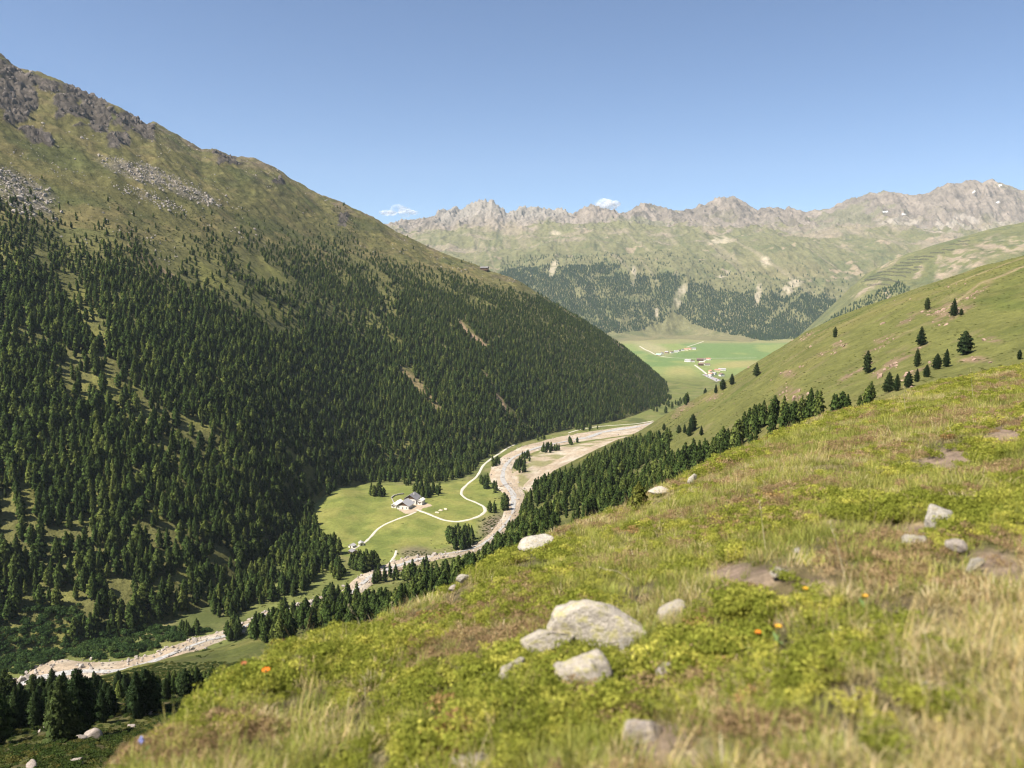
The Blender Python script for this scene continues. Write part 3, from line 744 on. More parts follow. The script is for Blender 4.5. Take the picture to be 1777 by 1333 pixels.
def conifer(seed, width, top, nb=250, fine=1.0, mat=None):
    """crown and trunk of unit height: whorled sprays of needle fans round a tapering stem"""
    rs = np.random.default_rng(seed)
    V, Fc, C = [], [], []
    def quad(a, b, c, d, col):
        k = len(V); V.extend([a, b, c, d]); C.extend([col] * 4)
        m_ = (a + b + c + d) / 4; r_ = math.hypot(m_.x, m_.y) + 1e-6
        out = Vector((m_.x / r_, m_.y / r_, 0.25 + 0.9 * m_.z))
        Fc.append((k, k + 1, k + 2, k + 3) if (c - a).cross(d - b).dot(out) > 0 else (k + 3, k + 2, k + 1, k))
    def prof(h):
        return width * (min(1.0, (1 - h) * top + 0.03)) ** 0.8 * (0.55 + 0.45 * min(1, h / 0.22))
    nw = 15 if fine == 1.0 else 22
    for i in range(nb):
        w = rs.integers(0, nw)
        h = 0.07 + 0.9 * ((w + 0.5) / nw) ** 0.95 + rs.normal(0, 0.016)
        h = min(max(h, 0.05), 0.975)
        az = rs.uniform(0, 2 * math.pi)
        lob = 1 + 0.22 * math.sin(az * 2 + w * 1.7 + seed) + 0.14 * math.sin(az * 3 + seed * 2.3)
        rr = prof(h) * rs.uniform(0.62, 1.06) * lob
        d = Vector((math.cos(az), math.sin(az), 0)); s = Vector((-d.y, d.x, 0))
        up = 0.10 + 0.35 * h
        base = d * rr * 0.22 + Vector((0, 0, h))
        tip = d * rr + Vector((0, 0, h + rr * (up - 0.32)))
        wd = (0.016 + 0.24 * rr) * fine
        shade = rs.uniform(0.6, 1.3)
        mid = base.lerp(tip, 0.62)
        bow = Vector((0, 0, rr * 0.10))
        quad(base, mid + s * wd * 0.6 - bow * 0.4, tip, mid - s * wd * 0.6 - bow * 0.4, (shade,) * 3)
        # upright tufts along the spray
        for q in range(2):
            f = rs.uniform(0.45, 1.0); c = base.lerp(tip, f)
            hh = (rr * rs.uniform(0.22, 0.42) + 0.008) * fine
            sd = (s * rs.uniform(-0.5, 0.5) + d * rs.uniform(0.3, 0.8)).normalized() * hh
            o = s * rs.normal(0, wd * 0.28 / fine)
            sh2 = shade * rs.uniform(0.8, 1.25)
            quad(c + o - sd * 0.5, c + o + sd * 0.5 - Vector((0, 0, hh * 0.3)), c + o + sd * 0.35 + Vector((0, 0, hh * 0.75)), c + o - sd * 0.3 + Vector((0, 0, hh * 0.9)), (sh2, sh2, sh2 * 0.95))
    # leader
    for q in range(5):
        az = q * 1.26; d = Vector((math.cos(az), math.sin(az), 0))
        quad(Vector((0, 0, 0.9)), d * width * 0.13 + Vector((0, 0, 0.93)), Vector((0, 0, 1.0)), -d * width * 0.05 + Vector((0, 0, 0.95)), (1.1,) * 3)
    # inner core of twigs
    n = 7; k = len(V)
    rings = [(0.1, 0.45), (0.35, 0.42), (0.65, 0.34), (0.88, 0.22)]
    for h, q in rings:
        for j in range(n):
            az = 2 * math.pi * j / n; rr = prof(h) * q * rs.uniform(0.8, 1.2)
            V.append(Vector((math.cos(az) * rr, math.sin(az) * rr, h))); C.append((0.8,) * 3)
    for a in range(len(rings) - 1):
        for j in range(n):
            Fc.append((k + a * n + j, k + a * n + (j + 1) % n, k + (a + 1) * n + (j + 1) % n, k + (a + 1) * n + j))
    crown = crown_normals(mesh_from('crown', V, Fc, [mat or m_needle], colors=np.array(C)), 10 ** 9)
    tb = MB(); tb.tube((0, 0, -0.06), (0, 0, 0.5), 0.021, 0.012, 6); tb.tube((0, 0, 0.5), (0, 0, 0.96), 0.012, 0.003, 5)
    trunk = tb.mesh('trunk', m_bark)
    return crown, trunk

SHAPES = [(11, 0.180, 2.0), (12, 0.160, 1.5), (13, 0.210, 2.3), (14, 0.145, 1.8), (15, 0.190, 1.4), (16, 0.172, 2.5)]
TREES = [conifer(a, w, t, 400) for a, w, t in SHAPES]
m_pine = leaf_mat('stone_pine_needles', (0.034, 0.055, 0.021), (0.070, 0.092, 0.030), 0.25, True)
PINES = [conifer(a + 20, w * 1.15, t, 1300, 0.48, m_pine) for a, w, t in SHAPES]       # seen close: finer needles
TREE_SHAPE = ['rounded', 'tapering', 'broad', 'slender', 'wide-based', 'blunt-topped']
def joined(name, crown, trunk, mats):
    v = [tuple(x.co) for x in crown.vertices]; k = len(v)
    f = [tuple(p.vertices) for p in crown.polygons]; fm = [0] * len(f)
    cc = np.array([x.color[:3] for x in crown.attributes['col'].data])
    v += [tuple(x.co) for x in trunk.vertices]
    t = [tuple(i + k for i in p.vertices) for p in trunk.polygons]; f += t; fm += [1] * len(t)
    cc = np.concatenate([cc, np.ones((len(trunk.vertices), 3))])
    return crown_normals(mesh_from(name, v, f, mats, fm, colors=cc), k)

def proto_collection(name, meshes):
    c = bpy.data.collections.new(name)          # never linked to the scene: only the scatter reads it
    for i, me in enumerate(meshes):
        c.objects.link(bpy.data.objects.new('%s_shape_%02d' % (name, i), me))
    return c
C_TREE = proto_collection('conifer', [joined('conifer', c, t, [m_needle, m_bark]) for c, t in TREES])

def far_tree(seed):
    rs = np.random.default_rng(seed); V, Fc, C = [], [], []
    for (h0, h1, rr) in ((0.04, 0.55, 0.20), (0.3, 0.8, 0.16), (0.6, 1.0, 0.10)):
        n = 6; k = len(V)
        for j in range(n):
            a = 2 * math.pi * j / n + rs.uniform(-0.3, 0.3); r = rr * rs.uniform(0.75, 1.25)
            V.append((math.cos(a) * r, math.sin(a) * r, h0 + rs.uniform(-0.05, 0.05))); C.append((rs.uniform(0.75, 1.2),) * 3)
        V.append((rs.uniform(-.02, .02), rs.uniform(-.02, .02), h1)); C.append((1.15,) * 3)
        for j in range(n): Fc.append((k + j, k + (j + 1) % n, k + n))
    return mesh_from('distant_conifer', V, Fc, [m_needle_far], colors=np.array(C))
C_FAR = proto_collection('distant_conifer', [far_tree(i) for i in range(5)])

def bush(seed, mat, nleaf=260, size=0.16, flat=0.75, name='bush'):
    """a dome of stems with leaf faces spread through its volume"""
    rs = np.random.default_rng(seed); V, Fc, C = [], [], []
    lobes = [(rs.uniform(-0.5, 0.5), rs.uniform(-0.5, 0.5), rs.uniform(0.25, 0.6) * flat, rs.uniform(0.28, 0.5)) for _ in range(7)]
    for i in range(nleaf):
        lx, ly, lz, lr = lobes[rs.integers(0, len(lobes))]
        d = rs.normal(size=3); d /= np.linalg.norm(d); d[2] = abs(d[2]) * 0.9 - 0.1
        p_ = np.array((lx, ly, lz)) + d * lr * rs.uniform(0.55, 1.0) * np.array((1, 1, flat))
        if p_[2] < 0: p_[2] = rs.uniform(0, 0.2)
        nrm = Vector(d + rs.normal(size=3) * 0.5).normalized()
        q = nrm.to_track_quat('Z', 'Y'); a = rs.uniform(0, 6.28); s = size * rs.uniform(0.6, 1.3)
        e1_ = q @ Vector((math.cos(a), math.sin(a), 0)) * s; e2_ = q @ Vector((-math.sin(a), math.cos(a), 0)) * s * 0.6
        c = Vector(p_); k = len(V)
        V += [c - e1_, c + e2_, c + e1_, c - e2_]; sh = rs.uniform(0.65, 1.35); C += [(sh, sh, sh * 0.95)] * 4
        Fc.append((k, k + 1, k + 2, k + 3))
    return mesh_from(name, V, Fc, [mat], colors=np.array(C))
C_ALDER = proto_collection('alder_bush', [bush(20 + i, m_alder, 420, 0.11) for i in range(4)])
C_RHODO = proto_collection('dwarf_shrub', [bush(40 + i, m_rhodo, 260, 0.10, 0.6) for i in range(4)])

def scatter(name, pts, rot, scl, var, coll, label, kind='stuff'):
    """one object of many instanced plants or stones"""
    n = len(pts)
    me = bpy.data.meshes.new(name)
    me.vertices.add(n); me.vertices.foreach_set('co', np.asarray(pts, np.float32).ravel())
    a = me.attributes.new('rot', 'FLOAT_VECTOR', 'POINT'); a.data.foreach_set('vector', np.asarray(rot, np.float32).ravel())
    a = me.attributes.new('scl', 'FLOAT_VECTOR', 'POINT'); a.data.foreach_set('vector', np.asarray(scl, np.float32).ravel())
    a = me.attributes.new('var', 'INT', 'POINT'); a.data.foreach_set('value', np.asarray(var, np.int32))
    me.update()
    o = link(name, me)
    ng = bpy.data.node_groups.new(name + '_scatter', 'GeometryNodeTree')
    ng.interface.new_socket('Geometry', in_out='INPUT', socket_type='NodeSocketGeometry')
    ng.interface.new_socket('Geometry', in_out='OUTPUT', socket_type='NodeSocketGeometry')
    nd = ng.nodes; gi = nd.new('NodeGroupInput'); go = nd.new('NodeGroupOutput')
    iop = nd.new('GeometryNodeInstanceOnPoints'); ci = nd.new('GeometryNodeCollectionInfo')
    ci.inputs['Collection'].default_value = coll
    ci.inputs['Separate Children'].default_value = True; ci.inputs['Reset Children'].default_value = True
    def attr(nm, t):
        x = nd.new('GeometryNodeInputNamedAttribute'); x.data_type = t; x.inputs['Name'].default_value = nm
        return x.outputs['Attribute']
    l = ng.links
    l.new(gi.outputs[0], iop.inputs['Points']); l.new(ci.outputs[0], iop.inputs['Instance'])
    iop.inputs['Pick Instance'].default_value = True
    l.new(attr('var', 'INT'), iop.inputs['Instance Index'])
    e2r = nd.new('FunctionNodeEulerToRotation'); l.new(attr('rot', 'FLOAT_VECTOR'), e2r.inputs[0]); l.new(e2r.outputs[0], iop.inputs['Rotation'])
    l.new(attr('scl', 'FLOAT_VECTOR'), iop.inputs['Scale'])
    l.new(iop.outputs[0], go.inputs[0])
    md = o.modifiers.new('scatter', 'NODES'); md.node_group = ng
    tag(o, label, kind=kind)
    return o

# ---- where the conifers stand
def jitter_grid(x0, x1, y0, y1, sp, seed):
    rs = np.random.default_rng(seed)
    gx, gy = np.meshgrid(np.arange(x0, x1, sp), np.arange(y0, y1, sp))
    gx = gx + (np.arange(gx.shape[0]) % 2)[:, None] * sp * 0.5
    return (gx + rs.uniform(-0.46, 0.46, gx.shape) * sp).ravel(), (gy + rs.uniform(-0.46, 0.46, gy.shape) * sp).ravel()

TX, TY, TZ, TH, TG = [], [], [], [], []      # x, y, base, height, region
def add_trees(x, y, z, h, region):
    TX.append(np.asarray(x, float)); TY.append(np.asarray(y, float)); TZ.append(np.asarray(z, float)); TH.append(np.asarray(h, float)); TG.extend([region] * len(x))

x, y = jitter_grid(-1700, 620, 380, 2300, 5.3, 200)
ok = (x / y > -0.74) & (x / y < 0.3)
x, y = x[ok], y[ok]
zl = height('left', x, y); zv_ = height('valley', x, y); zr_ = height('right', x, y)
u, v = proj(x, y, zl)
on = (zl > zv_ + 0.3) & (zl > zr_)
line = np.array([(-60, 345), (0, 350), (60, 368), (105, 400), (140, 412), (180, 396), (230, 402), (270, 432), (300, 442), (320, 405), (400, 405), (500, 425), (560, 414), (600, 418), (650, 432), (700, 446), (780, 462), (850, 486), (900, 497), (960, 528), (1020, 562), (1080, 600), (1130, 640), (1165, 672), (1200, 700)], float)
tl = np.interp(u, line[:, 0], line[:, 1])
big = fbm(x / 75, y / 75, 4, 201); mid_ = fbm(x / 28, y / 28, 3, 202)
below = v - tl
dens = 0.05 * sstep(-75, -10, below) + 0.30 * sstep(-14, 14, below + 18 * big) + 0.60 * sstep(10, 85, below + 45 * big)
dens = np.where(u > 930, np.maximum(dens, sstep(-4, 6, below)), dens)
dens = np.where((u > 620) & (u <= 930), dens * (0.06 + 0.94 * sstep(4, 16, below + 10 * big)) + 0.5 * sstep(12, 40, below), dens)
def gap(pts, w): return sstep(w * 0.35, w, linedist(u + 10 * mid_, v + 10 * mid_, pts))
dens *= 0.22 + 0.78 * gap([(67, 444), (118, 495), (169, 574), (189, 645)], 22)
dens *= 0.22 + 0.78 * gap([(285, 425), (340, 470), (400, 505), (492, 560)], 44)
dens *= 0.30 + 0.70 * gap([(425, 450), (500, 500), (560, 530), (630, 570)], 30)
dens *= 0.35 + 0.65 * gap([(0, 575), (60, 590), (150, 625)], 16)
dens *= 0.3 + 0.7 * gap([(620, 450), (680, 520)], 22)
dens *= 0.03 + 0.97 * gap([(798, 560), (845, 605)], 8)
dens *= 0.03 + 0.97 * gap([(843, 652), (866, 692), (885, 715)], 7)
dens *= 0.3 + 0.7 * gap([(885, 715), (930, 760)], 14)
dens *= 0.25 + 0.75 * gap([(640, 545), (690, 600), (705, 650), (760, 710)], 15)
dens *= 0.2 + 0.8 * gap([(230, 715), (290, 722), (470, 800)], 8)
dens *= 0.35 + 0.65 * sstep(-0.42, -0.2, big + 0.5 * mid_ + 0.25 * sstep(500, 900, u))
dens *= 1 - 0.9 * ((v > 1085) & (u < 110))           # alder thicket instead
k = on & (rng.uniform(size=len(x)) < dens)
x, y, z = x[k], y[k], zl[k]; below = below[k]; u = u[k]
h = (7.5 + 6.0 * sstep(0, 200, below)) * rng.uniform(0.6, 1.25, len(x)) * (1 + 0.12 * sstep(900, 500, y))
h = np.where(rng.uniform(size=len(x)) < 0.1, h * 0.6, h)
vis = visible(x, y, z + h)
add_trees(x[vis], y[vis], z[vis], h[vis], 'mountain')

# the flat ground at the foot of the mountain, west of the meadow
x, y = jitter_grid(-420, 260, 400, 1500, 5.4, 210)
zv_ = height('valley', x, y); zl = height('left', x, y); zr_ = height('right', x, y)
u, v = proj(x, y, zv_)
FLAT = [(380, 1085), (440, 1052), (530, 1030), (548, 1005), (575, 985), (590, 960), (560, 935), (545, 905), (540, 868), (575, 858), (600, 836), (655, 838), (705, 836), (770, 838), (822, 822), (835, 800), (870, 780), (820, 760), (600, 790), (480, 900), (360, 1040)]
k = inpoly(u, v, FLAT) & (zv_ >= zl + 0.2) & (zv_ > zr_) & (rng.uniform(size=len(x)) < 0.78)
h = 13.5 * rng.uniform(0.6, 1.25, k.sum()); add_trees(x[k], y[k], zv_[k], h, 'mountain')

# clumps on the valley floor: (u, v, half width, half height in the photograph, count, tree height, region)
CLUMPS = [(654, 860, 13, 5, 10, 15, 'farm'), (742, 858, 26, 8, 26, 14, 'farm'), (712, 842, 12, 4, 7, 12, 'farm'), (798, 944, 27, 12, 40, 15, 'meadow'), (632, 987, 26, 9, 30, 15, 'meadow'), (842, 842, 7, 9, 8, 15, 'bend'), (858, 852, 4, 4, 3, 14, 'bend'), (877, 884, 5, 9, 6, 16, 'bend'), (857, 888, 8, 4, 4, 12, 'bend'),
          (904, 812, 10, 11, 15, 14, 'island'), (952, 781, 20, 6, 18, 13, 'island'), (915, 795, 12, 8, 9, 11, 'island'), (995, 770, 9, 3, 5, 11, 'island'), (858, 805, 9, 6, 7, 12, 'bend'), (700, 1003, 26, 6, 9, 14, 'stream'), (655, 1008, 16, 6, 7, 13, 'stream'), (738, 990, 8, 4, 3, 12, 'stream'),
          (472, 1102, 42, 14, 46, 13, 'stream'), (408, 1104, 14, 10, 14, 14, 'stream'), (520, 1088, 14, 10, 10, 14, 'stream'), (585, 1000, 14, 10, 9, 15, 'meadow'), (590, 1045, 30, 8, 14, 14, 'stream'), (1150, 705, 26, 12, 26, 15, 'far'), (1185, 700, 12, 6, 12, 14, 'far'), (1020, 745, 22, 3, 16, 13, 'bend'), (930, 762, 20, 3, 8, 10, 'bend'), (500, 1070, 20, 6, 7, 13, 'stream'), (330, 1100, 18, 5, 8, 10, 'stream')]
for cu, cv0, ru, rv, n, th, reg in CLUMPS:
    us_, vs_ = [], []
    while len(us_) < n:
        a, b = rng.uniform(-1, 1, 2)
        if a * a + b * b < 1: us_.append(cu + a * ru); vs_.append(cv0 + b * rv)
    w = np.array([hit(a, b, ('valley', 'right', 'left'), 250, 3500) for a, b in zip(us_, vs_)])
    add_trees(w[:, 0], w[:, 1], w[:, 2], th * rng.uniform(0.6, 1.15, n), reg)

# the band of trees on the slope just below the near grass
x, y = jitter_grid(-330, 420, 110, 1450, 5.6, 220)
zr_ = height('right', x, y); zv_ = height('valley', x, y)
u, v = proj(x, y, zr_)
BAND = [(905, 878), (928, 856), (963, 836), (1020, 808), (1066, 785), (1112, 768), (1160, 764), (1172, 788), (1215, 798), (1262, 765), (1295, 745), (1335, 722), (1372, 712), (1410, 706), (1450, 698), (1500, 694), (1515, 690), (1510, 740), (1400, 780), (1300, 830), (1200, 870), (1100, 910), (1000, 935), (930, 980), (860, 1010), (700, 1110), (540, 1140), (538, 1080), (560, 1065), (600, 1062), (640, 1052), (690, 1040), (745, 1008), (790, 985), (840, 970), (880, 935), (905, 905)]
nz = fbm(x / 30, y / 30, 3, 221)
inb = inpoly(u + 6 * nz, v + 6 * nz, BAND)
clear = np.minimum(linedist(u, v, [(1185, 782), (1130, 812), (1080, 835), (1020, 850)]), linedist(u, v, [(930, 885), (1000, 862)]))
dens = 0.80 * sstep(3, 10, clear) * (0.25 + 0.75 * sstep(-0.35, 0.0, nz))
dens = np.where((u > 1230) & (v < 800), 0.34 * sstep(-0.4, 0.1, nz + 0.2), dens)
bv_ = np.interp(u, [q[0] for q in FG_BROW], [q[1] for q in FG_BROW])
k = inb & (v < bv_ + np.where(u > 1180, 22, 22)) & (zr_ >= zv_) & (rng.uniform(size=len(x)) < dens)
x, y, z = x[k], y[k], zr_[k]; u = u[k]
h = np.where(u > 1180, 12.0 - 5.5 * sstep(1380, 1500, u), 11.0) * rng.uniform(0.5, 1.25, len(x))
vis = visible(x, y, z + h * 0.9); add_trees(x[vis], y[vis], z[vis], h[vis], 'band')
# the stand at the lower left, between the near slope and the river
x, y = jitter_grid(-330, 20, 120, 460, 5.6, 230)
zr_ = height('right', x, y); zv_ = height('valley', x, y); z = np.maximum(zr_, zv_)
u, v = proj(x, y, z)
STAND = [(-60, 1300), (60, 1292), (120, 1290), (200, 1265), (260, 1245), (330, 1215), (385, 1185), (360, 1165), (300, 1190), (200, 1205), (100, 1225), (0, 1240), (-60, 1245)]
k = inpoly(u, v, STAND) & (rng.uniform(size=len(x)) < 0.75)
x, y, z = x[k], y[k], z[k]
h = 12.5 * rng.uniform(0.55, 1.2, len(x))
for _ in range(8):
    tu_, tv_ = proj(x, y, z + h); h = np.where(tv_ < 1174 + 14 * np.sin(x * 0.35) + 8 * np.sin(x * 0.11), h * 0.9, h)
x, y, z, h = x[h > 3], y[h > 3], z[h > 3], h[h > 3]
vis = visible(x, y, z + h * 0.9); add_trees(x[vis], y[vis], z[vis], h[vis], 'stand')
# odd trees dotted over the open pasture above the forest are already in 'mountain'

TX, TY, TZ, TH = map(np.concatenate, (TX, TY, TZ, TH)); TG = np.array(TG)
u, v = proj(TX, TY, TZ + TH * 0.5)
inside = (u > -40) & (u < 1817) & (v > -40) & (v < 1373)
TX, TY, TZ, TH, TG = TX[inside], TY[inside], TZ[inside], TH[inside], TG[inside]
size = np.where(visible(TX, TY, TZ + TH * 0.6), TH / TY, 0)
u, v = proj(TX, TY, TZ + TH * 0.5)
size = np.where((u > 5) & (u < 1772) & (v < 1325), size, 0)
order = np.argsort(-size)
N_SINGLE = 270
TREE_LABEL = {'mountain': ('dark conifer low on the forested mountainside across the river', 'conifers of the mountain forest'),
              'farm': ('conifer in a clump at the upper edge of the farm meadow', 'conifers behind the farm'),
              'meadow': ('conifer in a dark clump at the lower edge of the farm meadow', 'conifers below the farm meadow'),
              'bend': ('conifer on the bank at the river bend beyond the farm', 'conifers at the river bend'),
              'island': ('conifer on the gravel island between the river arms', 'conifers on the gravel island'),
              'stream': ('conifer beside the stream between the farm and the near slope', 'conifers along the lower stream'),
              'far': ('conifer at the tip of the forest near the village field', 'conifers at the forest tip'),
              'band': ('green conifer in the band of trees just beyond the near grass edge', 'conifers below the grass edge'),
              'stand': ('dark pine in the stand between the near slope and the gravel riverbed', 'pines above the gravel riverbed')}
def plant_tree(x, y, z, h, var, rz, label, group, wide=1.0, pine=False):
    c, t = (PINES if pine else TREES)[var % len(TREES)]
    o = empty('conifer_tree', (x, y, z - 0.15), rz); o.scale = (h * wide, h * wide, h)
    link('trunk', t, o); link('crown', c, o)
    tag(o, label, 'tree', group); return o
TV = rng.integers(0, len(TREES), len(TX)); TR = rng.uniform(0, 6.28, len(TX))
KIND = {'mountain': ('conifer', 'low in the mountain forest'), 'farm': ('conifer', 'behind the farm'), 'meadow': ('conifer', 'below the farm meadow'), 'bend': ('conifer', 'at the river bend'), 'island': ('conifer', 'on the gravel island'),
        'stream': ('conifer', 'beside the lower stream'), 'far': ('conifer', 'at the forest tip'), 'band': ('conifer', 'in the band below the grass edge'), 'stand': ('pine', 'in the stand above the gravel')}
uT, vT = proj(TX, TY, TZ)
sel = order[:N_SINGLE]
PLACE = ['at the left end', 'left of the middle', 'near the middle', 'right of the middle', 'at the right end']
for reg in sorted(set(TG[sel])):
    idx = np.array([i for i in sel if TG[i] == reg])
    hq = np.quantile(TH[idx], [0.2, 0.5, 0.8]); uq = np.quantile(uT[idx], [0.2, 0.4, 0.6, 0.8])
    vfit = np.polyval(np.polyfit(uT[idx], vT[idx], 1), uT[idx]) if len(idx) > 3 else vT[idx]
    for i, vf_ in zip(idx, vfit):
        sz = ('short', 'smallish', 'tallish', 'tall')[int((TH[i] > hq).sum())]
        row = 'front' if vT[i] > vf_ else 'back'
        kd, wh = KIND[reg]
        lab = '%s %s %s %s, %s row, %s' % (sz, TREE_SHAPE[int(TV[i])], kd, wh, row, PLACE[int((uT[i] > uq).sum())])
        plant_tree(TX[i], TY[i], TZ[i], TH[i], int(TV[i]), TR[i], lab, TREE_LABEL[reg][1], pine=(reg == 'stand'))
rest = order[N_SINGLE:]
rot = np.stack([rng.normal(0, 0.03, len(rest)), rng.normal(0, 0.03, len(rest)), TR[rest]], 1)
wd = rng.uniform(0.85, 1.15, len(rest))
scl = np.stack([TH[rest] * wd, TH[rest] * wd, TH[rest]], 1)
pts = np.stack([TX[rest], TY[rest], TZ[rest] - 0.2], 1)
lft = (TG[rest] == 'mountain') | (TG[rest] == 'far')
scatter('mountain_forest', pts[lft], rot[lft], scl[lft], TV[rest][lft], C_TREE, 'dense dark green conifer forest covering the mountainside')
scatter('valley_woodland', pts[~lft], rot[~lft], scl[~lft], TV[rest][~lft], C_TREE, 'scattered conifers along the stream and below the grass edge')
print('trees', len(TX))

# single pines on the sunlit hillside: photograph base, top, breadth, description
SINGLES = [(1609, 538, 516, 0.8, 'small pine standing alone highest on the sunlit hillside'),
           (1655, 549, 518, 1.1, 'ragged pine beside the brown scar high on the hillside'),
           (1668, 547, 535, 1.3, 'stunted bush-like pine just right of the ragged pine at the scar'),
           (1449, 586, 567, 0.9, 'tiny pine near the skyline edge of the hillside'),
           (1598, 600, 566, 1.0, 'pine directly uphill of another pine in the middle of the hillside'),
           (1591, 637, 604, 0.95, 'pine with a fallen log at its foot on the hillside'),
           (1674, 615, 574, 1.15, 'largest and densest pine on the sunlit hillside'),
           (1642, 637, 605, 1.0, 'taller of two touching pines on the hillside'),
           (1626, 641, 613, 1.2, 'rounder, lower one of two touching pines on the hillside'),
           (1505, 648, 608, 0.75, 'slender leaning pine casting a shadow on open grass'),
           (1542, 681, 645, 1.25, 'broad pine rising just over the near grass edge'),
           (1556, 679, 648, 1.0, 'paler pine touching the broad pine at the near grass edge'),
           (1576, 673, 644, 0.9, 'narrow pine third in the row at the near grass edge'),
           (1591, 663, 639, 1.0, 'small pine fourth in the row at the near grass edge'),
           (1608, 655, 632, 1.1, 'small pine at the upper end of the row by the grass edge'),
           (1769, 624, 606, 1.0, 'half-hidden pine at the edge of the frame above the grass'),
           (1313, 653, 629, 1.1, 'lone conical pine on the open hillside above the village'),
           (1270, 668, 648, 1.25, 'rounded pine on the hillside edge, uppermost of four by the village'),
           (1254, 677, 657, 1.0, 'pine second from the top of four along the hillside edge'),
           (1242, 683, 666, 0.9, 'pine third from the top of four along the hillside edge'),
           (1224, 677, 665, 1.1, 'lowest small pine of four along the hillside edge'),
           (1202, 749, 718, 1.0, 'tallest pine in the little group low on the hillside'),
           (1196, 757, 735, 1.1, 'pine in front of the tallest one in the little group'),
           (1188, 752, 735, 1.0, 'short pine second from the outside of the little group'),
           (1178, 752, 737, 1.1, 'outermost short pine of the little group on the valley side'),
           (1217, 756, 738, 1.0, 'pine standing apart uphill of the little group'),
           (1152, 747, 734, 1.1, 'solitary small pine near the hill foot by the riverbed')]
for q, (bu, bv, tv, wide, lab) in enumerate(SINGLES):
    x, y, z = hit(bu, bv, ('right',), 60, 1500)
    if y > 1450: x, y, z = hit(bu, bv + 3, ('right',), 60, 1500)
    d = y * CP - z * SP
    h = (bv - tv) * d / F
    plant_tree(x, y, z, h * 1.03, (q * 5 + 2) % 6, q * 1.7, lab, None, wide, True)

# alder thicket and shrubs
x, y = jitter_grid(-420, 60, 380, 620, 3.9, 240)
z = top_height(x, y); u, v = proj(x, y, z)
k = (inpoly(u, v, [(-60, 1060), (120, 1050), (170, 1080), (230, 1085), (330, 1095), (375, 1092), (300, 1115), (240, 1137), (170, 1147), (120, 1140), (70, 1152), (30, 1178), (-60, 1182)])) & (rng.uniform(size=len(x)) < 0.8)
n = k.sum(); s = rng.uniform(2.0, 5.6, n)
scatter('alder_thicket', np.stack([x[k], y[k], z[k] - 0.3], 1), np.stack([np.zeros(n), np.zeros(n), rng.uniform(0, 6.28, n)], 1), np.stack([s, s, s * rng.uniform(0.9, 1.6, n)], 1), rng.integers(0, 4, n), C_ALDER, 'dark green rounded alder thicket on the bank above the gravel')
# far forest
x, y = jitter_grid(-80, 3300, 4300, 5900, 8.2, 250)
z = height('far', x, y); u, v = proj(x, y, z)
vt = np.interp(u, [860, 900, 940, 975, 1000, 1050, 1100, 1170, 1200, 1260, 1330, 1400, 1450, 1550], [478, 468, 455, 466, 470, 462, 472, 478, 490, 500, 508, 506, 522, 525])
vb = np.interp(u, [900, 1070, 1110, 1150, 1180, 1200, 1230, 1290, 1350, 1400], [590, 579, 574, 560, 545, 562, 572, 584, 598, 605])
nn = fbm(x / 150, y / 110, 4, 251); n3 = fbm(x / 50, y / 50, 3, 252)
d = sstep(-6, 8, v - vt + 14 * nn + 8 * n3) * (v < vb + 2 * n3) * (u > 850) * (u < 1560)
for q in FSCAR: d = d * (1 - np.clip(1.3 * ell(u + 3 * n3, v, *q), 0, 1))
d *= 1 - 0.9 * sstep(9, 4, linedist(u + 6 * nn, v, [(1196, 480), (1178, 520), (1160, 560)]))
d *= 1 - 0.85 * np.clip(ell(u, v, 1108, 517, 26, 7) + ell(u, v, 1085, 555, 20, 5) , 0, 1)
d *= 1 - 0.8 * sstep(6, 2, linedist(u + 4 * n3, v, [(1330, 560), (1400, 500), (1480, 480)]))
d *= 0.4 + 0.6 * sstep(-0.35, -0.1, n3 + 0.4 * nn)
sp_d = 0.05 * sstep(60, 0, vt - v) * (v < vt) * (u > 850) * (u < 1560)
k = (rng.uniform(size=len(x)) < np.maximum(d, sp_d)) & visible(x, y, z + 25)
n = k.sum(); h = 15.5 * rng.uniform(0.6, 1.25, n)
px, py, pz, ph = x[k], y[k], z[k], h
x, y = jitter_grid(900, 2600, 2700, 4250, 10.0, 260)
z = height('spur', x, y); u, v = proj(x, y, z); n3 = fbm(x / 60, y / 60, 3, 261)
k = inpoly(u + 6 * n3, v + 4 * n3, [(1360, 620), (1400, 585), (1450, 548), (1500, 516), (1560, 490), (1580, 500), (1555, 530), (1500, 555), (1480, 600)]) & (rng.uniform(size=len(x)) < 0.8) & visible(x, y, z + 25)
px = np.concatenate([px, x[k]]); py = np.concatenate([py, y[k]]); pz = np.concatenate([pz, z[k]]); ph = np.concatenate([ph, 13 * rng.uniform(0.6, 1.2, k.sum())])
n = len(px); print('far trees', n)
w = ph * rng.uniform(1.0, 1.5, n)
scatter('distant_forest', np.stack([px, py, pz - 0.5], 1), np.stack([np.zeros(n), np.zeros(n), rng.uniform(0, 6.28, n)], 1), np.stack([w, w, ph], 1), rng.integers(0, 5, n), C_FAR, 'dark blue-green forest along the foot of the far mountains')

